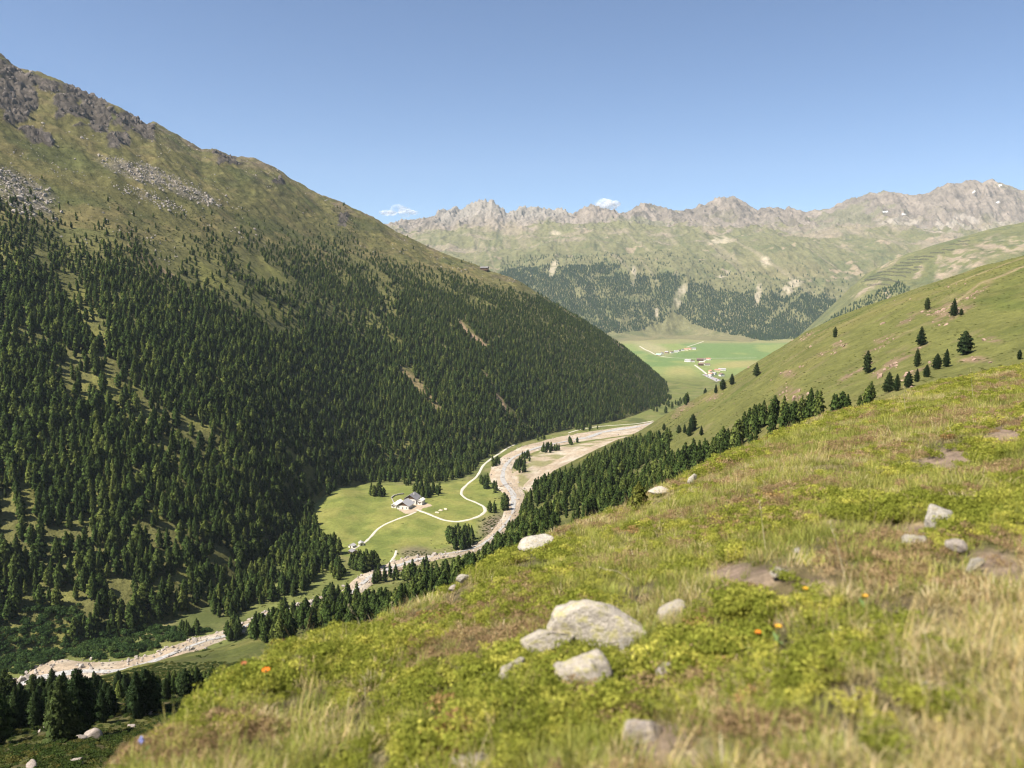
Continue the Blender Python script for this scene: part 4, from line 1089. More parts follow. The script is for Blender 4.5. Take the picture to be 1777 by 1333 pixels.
# ------------------------------------------------------------------ stones
import bmesh
def rock_material(name, col, lichen, scale=6.0):
    m, nt, N, L, P = new_mat(name)
    tc = N.new('ShaderNodeTexCoord')
    n = noise_node(nt, scale, 8, 0.7, tc.outputs['Object']); n2 = noise_node(nt, scale * 0.55, 6, 0.7, tc.outputs['Object']); n3 = noise_node(nt, scale * 5, 4, 0.7, tc.outputs['Object'])
    r = ramp(nt, n.outputs['Fac'], [(0.3, tuple(c * 0.55 for c in col)), (0.5, col), (0.72, tuple(min(1, c * 1.35) for c in col))])
    f = ramp(nt, n2.outputs['Fac'], [(0.52, (0, 0, 0)), (0.62, (1, 1, 1))])
    c = mixrgb(nt, r.outputs[0], lichen, f.outputs[0])
    sp = ramp(nt, n3.outputs['Fac'], [(0.35, (0.6, 0.6, 0.6)), (0.6, (1.1, 1.1, 1.1))])
    c = mixrgb(nt, c, sp.outputs[0], 1.0, 'MULTIPLY')
    L.new(c, P.inputs['Base Color']); P.inputs['Roughness'].default_value = 0.9; P.inputs['Specular IOR Level'].default_value = 0.2
    b = N.new('ShaderNodeBump'); b.inputs['Distance'].default_value = 0.05; b.inputs['Strength'].default_value = 0.8
    L.new(n.outputs['Fac'], b.inputs['Height']); L.new(b.outputs[0], P.inputs['Normal'])
    return m
m_rock = rock_material('lichen_granite', (0.50, 0.435, 0.35), (0.50, 0.445, 0.21))
m_slope_rock = rock_material('slope_gneiss', (0.33, 0.275, 0.235), (0.25, 0.22, 0.15))
m_rock_pale = rock_material('pale_quartz', (0.50, 0.45, 0.37), (0.46, 0.39, 0.25))
m_rock_grey = rock_material('grey_gneiss', (0.48, 0.41, 0.345), (0.42, 0.34, 0.24))

m_rock_loose = plain_mat('loose_rock', (0.33, 0.285, 0.24), 0.95, 0.35, 1.5, 0.1)
def rock_mesh(seed, mat, sub=3, cuts=9, rough=0.10, smooth=True):
    rs = np.random.default_rng(seed)
    bm = bmesh.new(); bmesh.ops.create_icosphere(bm, subdivisions=sub, radius=1.0)
    P_ = np.array([v.co[:] for v in bm.verts])
    for i in range(cuts):
        n = rs.normal(size=3); n /= np.linalg.norm(n); d = rs.uniform(0.5, 0.85)
        P_ = P_ - np.maximum(P_ @ n - d, 0)[:, None] * n
    nz = fbm(P_[:, 0] * 1.6 + P_[:, 2] * 1.1, P_[:, 1] * 1.6 - P_[:, 2] * 0.8, 4, seed)
    P_ = P_ * (1 + rough * 1.6 * nz)[:, None]
    P_ /= np.abs(P_).max(0)
    for v, q in zip(bm.verts, P_): v.co = q
    me = bpy.data.meshes.new('rock'); bm.to_mesh(me); bm.free(); me.materials.append(mat)
    me.polygons.foreach_set('use_smooth', np.full(len(me.polygons), smooth, bool))
    return me

FGK = ('fg',)
# u, v of the foot, width and height in photograph pixels, material, tilt, depth factor, label
ROCKS = [(1035, 1130, 168, 70, m_rock, -8, 0.8, 'largest lichen-spotted granite boulder on the near slope'),
         (940, 1140, 110, 30, m_rock, -26, 0.6, 'low tail of rock running downhill from the largest boulder'),
         (1003, 1200, 108, 58, m_rock, 0, 0.7, 'squat boulder with yellow lichen just below the largest boulder'),
         (888, 1192, 52, 36, m_rock, -12, 0.8, 'small pale boulder downhill of the squat lichen boulder'),
         (835, 1195, 40, 14, m_rock_grey, -15, 0.7, 'flat grey stone at the tip of the small pale boulder'),
         (1125, 1288, 76, 56, m_rock_grey, 0, 0.8, 'grey stone half sunk in brown earth at the bottom of the slope'),
         (1648, 920, 56, 44, m_rock_pale, -6, 0.8, 'bright white angular stone among the grass uphill'),
         (1588, 954, 48, 20, m_rock, 4, 0.8, 'flat stone below the bright white stone'),
         (1668, 965, 40, 18, m_rock_grey, 10, 0.8, 'brownish flat stone beside a dark tuft below the white stone'),
         (1692, 996, 24, 22, m_rock_pale, 20, 0.8, 'little pale stone below the brownish flat stone'),
         (1088, 1136, 24, 26, m_rock_pale, 0, 0.8, 'small white stone touching the uphill end of the largest boulder'),
         (1168, 1078, 40, 34, m_rock, 15, 0.8, 'tan lichen stone uphill of the largest boulder'),
         (1163, 1192, 40, 30, m_rock_grey, -8, 0.8, 'weathered stone uphill of the squat lichen boulder'),
         (930, 946, 56, 24, m_rock_pale, -16, 0.9, 'long flat-topped boulder on the brow of the grass slope'),
         (914, 934, 34, 20, m_rock_grey, -5, 0.9, 'rounded boulder behind the flat-topped one on the brow'),
         (1000, 897, 34, 18, m_rock_pale, -12, 0.9, 'pale boulder on the brow nearest the wooded band'),
         (1148, 862, 36, 12, m_rock, -10, 0.9, 'low flat stone lying along the brow'),
         (1203, 842, 14, 18, m_rock_pale, 20, 0.9, 'narrow upright stone at the brow edge'),
         (802, 1020, 24, 14, m_rock_pale, -30, 0.9, 'whitish stone on the steep lower brow'),
         (785, 1022, 14, 10, m_rock_grey, -30, 0.9, 'tiny grey stone downhill of the whitish brow stone'),
         (1622, 1210, 58, 34, m_rock_grey, 5, 0.8, 'blurred grey stone in the tall near grass'),
         (815, 1336, 90, 26, m_rock_grey, 0, 0.8, 'brown-grey stone cut by the bottom edge of the view'),
         (478, 1144, 28, 9, m_rock_pale, 0, 0.9, 'small pale stone on the lower brow near the orange flower'),
         (1385, 968, 10, 9, m_rock_pale, 0, 0.9, 'tiny white pebble on bare earth in mid slope'),
         (1355, 1008, 30, 12, m_rock, 0, 0.9, 'small tan stone beside the bare earth patch')]
ROCK_SPOT = []
for i, (ru, rv, wp, hp, mt, tilt, dp, lab) in enumerate(ROCKS):
    x, y, z = hit(ru, rv, FGK, 1.4, 60)
    if y > 45: x, y, z = hit(ru, rv + 14, FGK, 1.4, 60)
    d = y * CP - z * SP
    W, H = wp * d / F, hp * d / F
    o = link('boulder', rock_mesh(300 + i, mt, 4 if wp > 40 else 3, 11 + i % 4, 0.17))
    o.location = (x, y + W * dp * 0.35, z + (0.085 if y > 7.5 else 0.04))
    o.scale = (W * 0.60, W * 0.5 * dp, H * (0.86 if y < 7.5 else 0.62))
    if y < 3.6: o.location.z -= 0.06
    o.rotation_euler = (0, R(tilt), R((i * 47) % 30 - 15))
    tag(o, lab, 'rock'); ROCK_SPOT.append((x, y + W * dp * 0.2, W * 0.5))
RK = ('right',)
for i, (ru, rv, wp, hp, lab) in enumerate([(158, 1281, 34, 17, 'pinkish boulder pair on the dark slope at the lower corner'), (140, 1284, 20, 10, 'smaller boulder touching the pinkish pair at the lower corner'), (256, 1243, 20, 12, 'rounded boulder among shrubs beside the pine stand'), (130, 1325, 30, 14, 'flat grey boulder at the lowest corner of the slope'), (75, 1268, 22, 8, 'long pale boulder below the pine stand'), (55, 1332, 24, 12, 'boulder at the very bottom corner'), (228, 1262, 14, 9, 'tan boulder near the rounded one beside the pines')]):
    x, y, z = hit(ru, rv, RK, 20, 400); d = y * CP - z * SP; W, H = wp * d / F, hp * d / F
    o = link('boulder', rock_mesh(340 + i, m_slope_rock, 3, 12, 0.16)); o.location = (x, y, z); o.scale = (W * 0.52, W * 0.45, H * 0.95); o.rotation_euler = (0, 0.1, i)
    tag(o, lab, 'rock')
m_scar_rock = plain_mat('reddish_rock', (0.30, 0.205, 0.15), 0.95, 0.35, 1.5, 0.1)
m_crag = plain_mat('dark_crag', (0.125, 0.105, 0.09), 0.95, 0.5, 0.9, 0.1)
C_SCAR = proto_collection('scar_rock', [rock_mesh(410 + i, m_scar_rock, 1, 5, smooth=False) for i in range(5)])
C_CRAG = proto_collection('crag_block', [rock_mesh(420 + i, m_crag, 2, 9, 0.2, smooth=False) for i in range(5)])
C_ROCK = proto_collection('loose_rock', [rock_mesh(400 + i, m_rock_loose, 1, 5, smooth=False) for i in range(5)])
def scatter_rocks(name, x, y, z, s, label, coll=C_ROCK):
    n = len(x)
    scatter(name, np.stack([x, y, z], 1), rng.uniform(0, 6.28, (n, 3)), np.stack([s, s * rng.uniform(0.6, 1, n), s * rng.uniform(0.5, 0.9, n)], 1), rng.integers(0, 5, n), coll, label)
# scree on the mountain
x, y = jitter_grid(-900, -300, 850, 1500, 3.0, 420)
z = height('left', x, y); u, v = proj(x, y, z); dn = np.zeros(len(x)); n3 = fbm(x / 25, y / 25, 3, 421)
for q in SCREE: dn = np.maximum(dn, ell(u + 8 * n3, v + 4 * n3, *q))
k = (rng.uniform(size=len(x)) < dn * 0.6) & visible(x, y, z + 6)
scatter_rocks('scree_blocks', x[k], y[k], z[k], rng.gamma(1.5, 0.55, k.sum()) + 0.45, 'pale scree blocks strewn across the upper pasture')
# crags of the upper ridge and small rocks strewn over the pasture
ok = (rk > 0.45) & (Tl > 2.1)
ii, jj = np.nonzero(ok); pick = rng.choice(len(ii), min(420, len(ii)), replace=False); ii, jj = ii[pick], jj[pick]
n = len(ii); sz_ = rng.gamma(1.6, 1.5, n) + 1.0
scatter('crag_blocks', np.stack([Xl[ii, jj], Yl[ii, jj], Zl[ii, jj] - 0.3 * sz_], 1), np.stack([rng.normal(0, 0.3, n), rng.normal(0, 0.3, n), rng.uniform(0, 6.28, n)], 1), np.stack([sz_ * 0.8, sz_ * 0.8, sz_ * rng.uniform(0.8, 1.6, n)], 1), rng.integers(0, 5, n), C_CRAG, 'dark angular crags along the upper ridge')
x, y = jitter_grid(-1500, 300, 850, 2200, 5.5, 470)
z = height('left', x, y); u, v = proj(x, y, z); n3 = fbm(x / 60, y / 60, 4, 471)
k = (v < np.interp(u, line[:, 0], line[:, 1]) + 20) & (u > -40) & (u < 900) & (rng.uniform(size=len(x)) < 0.02 + 0.16 * sstep(0.1, 0.4, n3)) & visible(x, y, z + 2)
scatter_rocks('pasture_stones', x[k], y[k], z[k], rng.gamma(1.3, 0.5, k.sum()) + 0.4, 'small stones strewn over the high pasture')
n4 = fbm(x / 45, y / 45, 4, 472)
k = (v < np.interp(u, line[:, 0], line[:, 1]) + 20) & (u > -40) & (u < 900) & (rng.uniform(size=len(x)) < 0.01 + 0.35 * sstep(0.12, 0.4, n4)) & visible(x, y, z + 2)
n = k.sum(); sz_ = rng.uniform(0.8, 2.2, n)
scatter('juniper_scrub', np.stack([x[k], y[k], z[k] - 0.2], 1), np.stack([np.zeros(n), np.zeros(n), rng.uniform(0, 6.28, n)], 1), np.stack([sz_ * 1.3, sz_ * 1.3, sz_ * 0.6], 1), rng.integers(0, 4, n), C_RHODO, 'low dark scrub dotted over the high pasture')
# grass tussocks of the sunny hillside
m_tus = leaf_mat('tussock_grass', (0.10, 0.11, 0.032), (0.18, 0.17, 0.06), 0.3, True)
C_TUS = proto_collection('tussock', [bush(60 + i, m_tus, 110, 0.16, 0.5) for i in range(4)])
x, y = jitter_grid(60, 760, 200, 1150, 4.2, 480)
z = height('right', x, y); u, v = proj(x, y, z); n3 = fbm(x / 22, y / 22, 4, 481)
k = (u > 1120) & (u < 1810) & (rng.uniform(size=len(x)) < 0.12 + 0.65 * sstep(-0.1, 0.4, n3)) & visible(x, y, z + 1)
n = k.sum(); sz_ = rng.uniform(0.5, 1.3, n); print('tussocks', n)
scatter('hillside_tussocks', np.stack([x[k], y[k], z[k] - 0.1], 1), np.stack([np.zeros(n), np.zeros(n), rng.uniform(0, 6.28, n)], 1), np.stack([sz_ * 1.2, sz_ * 1.2, sz_ * 0.55], 1), rng.integers(0, 4, n), C_TUS, 'grass tussocks over the sunlit hillside')
x, y = jitter_grid(-330, 330, 380, 1500, 4.0, 490)
z = height('valley', x, y); u, v = proj(x, y, z); n3 = fbm(x / 18, y / 18, 4, 491)
k = (rng.uniform(size=len(x)) < np.where(inpoly(u, v, MEADOW), 0.05, 0.5) * sstep(-0.2, 0.3, n3)) & (z > height('right', x, y)) & (z > height('left', x, y)) & ~inpoly(u, v, RIVER_L + RIVER_R[::-1]) & (linedist(u, v, ROAD1) > 3) & visible(x, y, z + 1)
n = k.sum(); sz_ = rng.uniform(0.5, 1.3, n)
scatter('valley_tussocks', np.stack([x[k], y[k], z[k] - 0.1], 1), np.stack([np.zeros(n), np.zeros(n), rng.uniform(0, 6.28, n)], 1), np.stack([sz_ * 1.2, sz_ * 1.2, sz_ * 0.5], 1), rng.integers(0, 4, n), C_TUS, 'grass tussocks on the valley floor')
# river stones
i0 = rng.integers(0, bedX.shape[0], 2600); j0 = rng.integers(1, bedX.shape[1] - 1, 2600)
scatter_rocks('river_stones', bedX[i0, j0] + rng.normal(0, 1.5, 2600), bedY[i0, j0] + rng.normal(0, 1.5, 2600), bedZ[i0, j0], rng.gamma(1.5, 0.35, 2600) + 0.15, 'loose stones lying over the gravel riverbed')
# stones on the sunny hillside scars
x, y = jitter_grid(100, 720, 200, 1100, 3.5, 430)
z = height('right', x, y); u, v = proj(x, y, z); dn = np.full(len(x), 0.004); n3 = fbm(x / 8, y / 8, 3, 431)
for q in SCARS_R: dn = np.maximum(dn, 0.30 * ell(u + 6 * n3, v + 4 * n3, *q))
k = (rng.uniform(size=len(x)) < dn) & visible(x, y, z + 2)
scatter_rocks('hillside_stones', x[k], y[k], z[k], rng.gamma(1.6, 0.35, k.sum()) + 0.2, 'reddish stones scattered on the hillside scars', C_SCAR)
# dwarf shrubs over the lower corner of the slope, grassy tussocks on the hillside
x, y = jitter_grid(-190, 60, 45, 330, 1.7, 440)
z = height('right', x, y); u, v = proj(x, y, z); n3 = fbm(x / 9, y / 9, 3, 441)
k = (u < 520) & (u > -60) & (v > 1150) & (rng.uniform(size=len(x)) < 0.8 + 0.7 * n3) & visible(x, y, z + 1.0)
n = k.sum(); s = rng.uniform(0.6, 1.5, n)
scatter('alpine_rose_shrubs', np.stack([x[k], y[k], z[k] - 0.05], 1), np.stack([np.zeros(n), np.zeros(n), rng.uniform(0, 6.28, n)], 1), np.stack([s, s, s * 0.8], 1), rng.integers(0, 4, n), C_RHODO, 'low dark shrubs covering the slope at the lower corner')
x, y = jitter_grid(-330, 400, 330, 900, 3.2, 450)
z = top_height(x, y, ('valley', 'right')); u, v = proj(x, y, z); n3 = fbm(x / 14, y / 14, 3, 451)
near_river = np.minimum(linedist(u, v, RIVER_L), linedist(u, v, RIVER_R))
k = (rng.uniform(size=len(x)) < 0.4 * sstep(26, 6, near_river) * sstep(-0.1, 0.3, n3) + 0.9 * np.clip(ell(u, v, 862, 917, 30, 20) + ell(u, v, 725, 962, 26, 6), 0, 1)) & ~inpoly(u, v, RIVER_L + RIVER_R[::-1]) & visible(x, y, z + 1.5)
n = k.sum(); s = rng.uniform(0.7, 2.0, n)
scatter('bank_shrubs', np.stack([x[k], y[k], z[k] - 0.1], 1), np.stack([np.zeros(n), np.zeros(n), rng.uniform(0, 6.28, n)], 1), np.stack([s, s, s * 0.8], 1), rng.integers(0, 4, n), C_RHODO, 'low shrubs along the river banks and the meadow edge')
x, y = jitter_grid(-1100, 300, 420, 1900, 5.5, 460)
z = height('left', x, y); u, v = proj(x, y, z); n3 = fbm(x / 40, y / 40, 3, 461)
k = (v > np.interp(u, line[:, 0], line[:, 1]) - 60) & (rng.uniform(size=len(x)) < 0.15 + 0.5 * sstep(-0.2, 0.3, n3)) & (z > height('valley', x, y)) & (u > -60) & (u < 1200) & visible(x, y, z + 3)
n = k.sum(); s = rng.uniform(0.9, 2.8, n)
scatter('mountain_shrubs', np.stack([x[k], y[k], z[k] - 0.2], 1), np.stack([np.zeros(n), np.zeros(n), rng.uniform(0, 6.28, n)], 1), np.stack([s, s, s * 0.7], 1), rng.integers(0, 4, n), C_RHODO, 'green shrubs between the trees of the mountainside')

# ------------------------------------------------------------------ buildings
m_white = plain_mat('whitewash', (0.72, 0.69, 0.63), 0.85, 0.06, 1.5)
m_wood = plain_mat('dark_larch_boards', (0.13, 0.075, 0.042), 0.8, 0.35, 4)
m_wood2 = plain_mat('weathered_boards', (0.26, 0.18, 0.11), 0.85, 0.3, 4)
m_grey_roof = plain_mat('grey_shingle_roof', (0.36, 0.34, 0.33), 0.55, 0.12, 2.5, 0.5)
m_dark_roof = plain_mat('dark_shingle_roof', (0.20, 0.185, 0.185), 0.6, 0.15, 2.5, 0.4)
m_red_roof = plain_mat('reddish_tile_roof', (0.40, 0.20, 0.14), 0.8, 0.15, 2.0)
m_brown_roof = plain_mat('brown_tile_roof', (0.17, 0.11, 0.09), 0.8, 0.15, 2.0)
m_stone = plain_mat('field_stone', (0.38, 0.35, 0.31), 0.95, 0.35, 1.2, 0.1, 0.1)
m_cream = plain_mat('cream_plaster', (0.70, 0.60, 0.42), 0.85, 0.06, 1.5)
m_green_sheet = plain_mat('pale_green_sheet', (0.42, 0.62, 0.50), 0.5, 0.05, 1.0)
m_metal = plain_mat('dark_steel', (0.06, 0.055, 0.05), 0.6, 0.2, 3)
m, nt, N, L_, P = new_mat('window_glass'); P.inputs['Base Color'].default_value = (0.03, 0.035, 0.045, 1); P.inputs['Roughness'].default_value = 0.08
m_glass = m

def house(x, y, z, rz, w, l, h, rise, label, wall=m_white, roof=m_grey_roof, gable=None, nwin=3, storeys=2, chimney=True, cat='house', name='house', over=0.7, sub=False):
    """gabled house: ridge along local y, front gable towards local -y"""
    o = empty(name, (x, y, z), rz)
    b = MB(); hw, hl = w / 2, l / 2
    b.add([(-hw, -hl, -2.5), (hw, -hl, -2.5), (hw, hl, -2.5), (-hw, hl, -2.5), (-hw, -hl, h), (hw, -hl, h), (hw, hl, h), (-hw, hl, h)],
          [(0, 3, 2, 1), (0, 1, 5, 4), (1, 2, 6, 5), (2, 3, 7, 6), (3, 0, 4, 7)])
    b.build('wall', wall, o)
    g = MB()
    for sy in (-hl, hl):
        g.add([(-hw, sy, h), (hw, sy, h), (0, sy, h + rise)], [(0, 1, 2) if sy < 0 else (2, 1, 0)])
    g.build('gable', gable or wall, o)
    r_ = MB(); t = 0.25
    sl_ = rise / hw
    for s in (-1, 1):
        ex = s * (hw + over); ez = h - over * sl_
        v = [(0, -hl - over, h + rise), (ex, -hl - over, ez), (ex, hl + over, ez), (0, hl + over, h + rise)]
        v += [(a, b_, c + t) for a, b_, c in v]
        r_.add(v, [(0, 1, 2, 3), (7, 6, 5, 4), (0, 4, 5, 1), (1, 5, 6, 2), (2, 6, 7, 3), (3, 7, 4, 0)])
    ro = r_.build('roof', roof, o)
    if chimney:
        MB().box(hw * 0.25, hw * 0.25 + 0.7, -0.4, 0.4, h + rise * 0.55, h + rise + 0.9).build('chimney', wall, ro)
    d = MB(); d.box(-0.5, 0.5, -hl - 0.06, -hl + 0.02, 0, 2.05); d.build('door', m_wood, o)
    sh = h / storeys
    for k in range(storeys):
        for q in range(nwin):
            xx = -hw + w * (q + 0.5) / nwin
            if k == 0 and abs(xx) < 0.9: continue
            f = MB(); f.box(xx - 0.55, xx + 0.55, -hl - 0.05, -hl + 0.02, k * sh + 0.9, k * sh + 2.1)
            fo = f.build('window', m_wood2 if sub else m_glass, o)
            if sub: MB().box(xx - 0.42, xx + 0.42, -hl - 0.08, -hl - 0.02, k * sh + 1.03, k * sh + 1.97).build('pane', m_glass, fo)
        for q in range(max(2, nwin - 1)):
            yy = -hl + l * (q + 0.5) / max(2, nwin - 1)
            for s in (-1, 1):
                f = MB(); xa, xb = sorted((s * (hw - 0.02), s * (hw + 0.05)))
                f.box(xa, xb, yy - 0.55, yy + 0.55, k * sh + 0.9, k * sh + 2.1); fo = f.build('window', m_wood2 if sub else m_glass, o)
                if sub:
                    xa, xb = sorted((s * (hw + 0.02), s * (hw + 0.08)))
                    MB().box(xa, xb, yy - 0.42, yy + 0.42, k * sh + 1.03, k * sh + 1.97).build('pane', m_glass, fo)
    tag(o, label, cat); return o
VAL = ('valley',)
x, y, z = hit(702, 884, VAL, 300, 3000)
yard = MB()
house(x, y + 6, z + 0.4, R(-14), 12.5, 14, 3.6, 4.0, 'front farm building with light grey roof and dark gable', m_white, m_grey_roof, m_wood, 3, 1, False, 'farmhouse', 'farmhouse', 1.0, True)
house(x + 4.5, y + 27, z + 1.2, R(-14), 13, 13, 4.0, 4.2, 'rear farm building with darker grey roof', m_white, m_dark_roof, m_wood, 3, 1, True, 'barn', 'barn', 1.0, True)
house(x + 14.5, y + 22, z + 0.8, R(-14), 5, 9, 3.0, 1.6, 'small white annexe beside the rear farm building', m_white, m_white, None, 2, 1, False, 'annexe', 'annexe', 0.4, True)
house(x - 9.5, y + 14, z + 0.5, R(-14), 5, 18, 2.4, 1.2, 'long low white lean-to along the front farm building', m_white, m_white, None, 2, 1, False, 'shed', 'lean_to', 0.4, True)
# farmyard of trodden earth
n = 26; vs_ = []
for i in range(n):
    a = 2 * math.pi * i / n; rr = 1 + 0.25 * math.sin(a * 3) + 0.1 * math.sin(a * 7)
    px_, py_ = x + 6 + math.cos(a) * 17 * rr, y + 8 + math.sin(a) * 22 * rr
    vs_.append((px_, py_, float(height('valley', np.array([px_]), np.array([py_]))[0]) + 0.12))
vs_.append((x + 6, y + 8, float(height('valley', np.array([x + 6]), np.array([y + 8]))[0]) + 0.25))
o = link('farmyard', mesh_from('farmyard', vs_, [(i, (i + 1) % n, n) for i in range(n)], [plain_mat('trodden_earth', (0.36, 0.28, 0.19), 0.95, 0.25, 0.3)]))
tag(o, 'trodden brown farmyard around the farm buildings', kind='structure')
# stone walls and fence of the farm
def wall_run(name, px, keys, hgt, thick, mat, label, cat):
    w = np.array([hit(a, b, keys, 300, 3000) for a, b in px]); t = np.arange(len(w)); tf = np.linspace(0, len(w) - 1, (len(w) - 1) * 8 + 1)
    c = np.stack([np.interp(tf, t, w[:, 0]), np.interp(tf, t, w[:, 1])], 1)
    rt = empty(name, (c[0, 0], c[0, 1], w[0, 2]))
    b = MB()
    for p0, p1 in zip(c[:-1], c[1:]):
        d = p1 - p0; L = np.linalg.norm(d) + 1e-6; nn_ = np.array((-d[1], d[0])) / L * thick / 2
        zz = [float(height('valley', np.array([q[0]]), np.array([q[1]]))[0]) for q in (p0, p1)]
        hh = [hgt * random.uniform(0.85, 1.1)] * 2
        v = []
        for q, z_, h_ in ((p0, zz[0], hh[0]), (p1, zz[1], hh[1])):
            for s, k in ((-1, -0.5), (1, -0.5), (1, h_), (-1, h_)):
                v.append((q[0] + s * nn_[0] - c[0, 0], q[1] + s * nn_[1] - c[0, 1], z_ + k - w[0, 2]))
        b.add(v, [(0, 1, 2, 3), (7, 6, 5, 4), (0, 4, 5, 1), (1, 5, 6, 2), (2, 6, 7, 3), (3, 7, 4, 0)])
    b.build('coursework', mat, rt); tag(rt, label, cat)
wall_run('stone_wall', [(679, 865), (684, 861), (692, 859), (701, 858)], VAL, 1.5, 0.9, m_stone, 'dark dry stone wall curving behind the farm', 'wall')
wall_run('stone_wall', [(680, 866), (683, 873), (684, 880)], VAL, 1.1, 0.7, m_stone, 'short pale wall beside the long low farm shed', 'wall')
for (hu, hv, rz, w, l, lab) in [(627, 946, 20, 4, 5, 'tiny grey-roofed shed beside the farm track'), (611, 950, -30, 5, 4, 'tiny pale shed at the end of the farm track'), (613, 960, 40, 5, 6, 'dark small shed below the end of the farm track')]:
    a, b, c = hit(hu, hv, VAL, 300, 3000); house(a, b, c, R(rz), w, l, 2.0, 1.2, lab, m_wood2 if 'dark' in lab else m_white, m_dark_roof if 'dark' in lab else m_grey_roof, None, 1, 1, False, 'shed', 'shed', 0.4)
for i, (hu, hv, lab) in enumerate([(758, 890, 'brownish heap of sand on the farm meadow'), (765, 886, 'middle pale sand heap on the farm meadow'), (773, 884, 'brightest long sand heap on the farm meadow')]):
    a, b, c = hit(hu, hv, VAL, 300, 3000); o = link('sand_heap', rock_mesh(360 + i, m_gravel if False else plain_mat('heap_sand', (0.5, 0.42, 0.30), 0.95, 0.2, 2), 3, 4)); o.location = (a, b, c); o.scale = (2.6, 2.0, 1.1); o.rotation_euler[2] = i
    tag(o, lab, 'heap')
def footbridge(pa, pb, keys, width, label):
    A = Vector(hit(*pa, keys, 300, 3000)); B = Vector(hit(*pb, keys, 300, 3000)); d = B - A; L = d.length
    o = empty('footbridge', A, math.atan2(d.y, d.x)); dz = d.z / L
    n = max(8, int(L / 0.9))
    pm = MB().box(0.05, L / n - 0.05, -width / 2, width / 2, 0, 0.15).mesh('plank', m_wood2)
    for i in range(n):
        p_ = link('plank', pm, o); p_.location = (i * L / n, 0, 1.1 + dz * i * L / n)
    for s in (-1, 1):
        r_ = MB(); y_ = s * width / 2
        r_.box(0, L, y_ - 0.12, y_ + 0.12, 0.75, 1.08); r_.build('beam', m_wood, o)
        r2 = MB(); r2.box(0, L, y_ - 0.06, y_ + 0.06, 2.1, 2.25)
        for i in range(7): r2.box(L * i / 6 - 0.08, L * i / 6 + 0.08, y_ - 0.05, y_ + 0.05, 1.0, 2.1)
        r2.build('handrail', m_wood, o)
    tag(o, label, 'bridge')
footbridge((691, 991), (722, 990), VAL, 1.6, 'brown plank footbridge over the stream below the farm meadow')
footbridge((868, 846), (884, 843), VAL, 2.0, 'dark timber bridge across the pale riverbed beyond the farm')
# hut on the shoulder of the wooded mountain
a, b, c = hit(841, 468, ('left',), 400, 4000)
house(a, b - 6, c + 0.5, R(75), 11, 19, 4.2, 2.6, 'dark long mountain hut on the open shoulder above the forest', m_wood, m_dark_roof, m_wood, 4, 1, True, 'hut', 'mountain_hut', 1.0)

VILLAGE = [(1143, 617, 14, 20, 4.5, m_wood2, m_green_sheet, 70, 'pale green-roofed shed at the outer end of the upper house row'), (1149, 615, 11, 12, 6, m_white, m_dark_roof, 10, 'second house from the outer end of the upper row'), (1157, 613, 12, 14, 6, m_wood2, m_grey_roof, 60, 'third house from the outer end of the upper row'), (1166, 613, 13, 13, 6, m_white, m_brown_roof, 15, 'fourth house from the outer end of the upper row'),
           (1173, 611.5, 12, 18, 5, m_white, m_grey_roof, 75, 'fifth, long grey house of the upper row'), (1179, 610, 11, 13, 6, m_white, m_brown_roof, 20, 'sixth house of the upper row with brown roof'), (1185, 609, 12, 13, 6.5, m_white, m_dark_roof, 0, 'seventh house of the upper row'), (1191, 608, 14, 20, 6, m_cream, m_red_roof, 70, 'large reddish-roofed house in the upper row'), (1197, 607, 12, 15, 6, m_cream, m_red_roof, 65, 'smaller reddish-roofed house next to the large one in the upper row'),
           (1204, 606.5, 14, 20, 6, m_white, m_dark_roof, 72, 'dark-roofed house at the inner end of the upper row'),
           (1194, 628, 16, 24, 6, m_white, m_grey_roof, 60, 'bright white-roofed building at the outer end of the middle cluster'), (1203, 628.5, 11, 11, 6, m_white, m_brown_roof, 0, 'small white house second in the middle cluster'), (1215, 626.5, 16, 26, 7, m_wood, m_brown_roof, 80, 'long dark-fronted hotel at the back of the middle cluster'), (1222, 626, 12, 14, 6, m_white, m_brown_roof, 70, 'house joined to the long hotel'), (1229, 625, 13, 18, 6, m_white, m_red_roof, 75, 'pale house at the inner end of the middle cluster'), (1218, 630, 10, 18, 4, m_cream, m_cream, 85, 'cream flat-looking annexe in the middle cluster'), (1216, 634.5, 13, 18, 6.5, m_wood, m_brown_roof, 85, 'front dark house of the middle cluster'), (1227, 634, 10, 20, 4.5, m_white, m_brown_roof, 88, 'low long house in front of the middle cluster'),
           (1234, 648, 13, 16, 8, m_cream, m_red_roof, 10, 'tall salmon house of the lower cluster'), (1234, 652, 11, 13, 6, m_white, m_red_roof, 30, 'house below the tall salmon house of the lower cluster'), (1245, 644.5, 12, 18, 5, m_cream, m_red_roof, 75, 'orange-roofed house at the back of the lower cluster'), (1253, 643, 11, 24, 5, m_white, m_grey_roof, 78, 'long white house at the inner end of the lower cluster'), (1240, 650, 9, 10, 5, m_white, m_grey_roof, 40, 'small white house inside the lower cluster'), (1252, 653, 13, 14, 6.5, m_white, m_brown_roof, 15, 'brown-roofed chalet of the lower cluster nearest the hillside')]
for hu, hv, w, l, h, wm, rm_, rz, lab in VILLAGE:
    a, b, c = hit(hu, hv, VAL, 2300, 5000); house(a, b, c, R(rz), w, l, h, w * 0.24, lab, wm, rm_, m_wood2 if wm is m_white else None, 3, 2 if h > 5 else 1, h > 5)
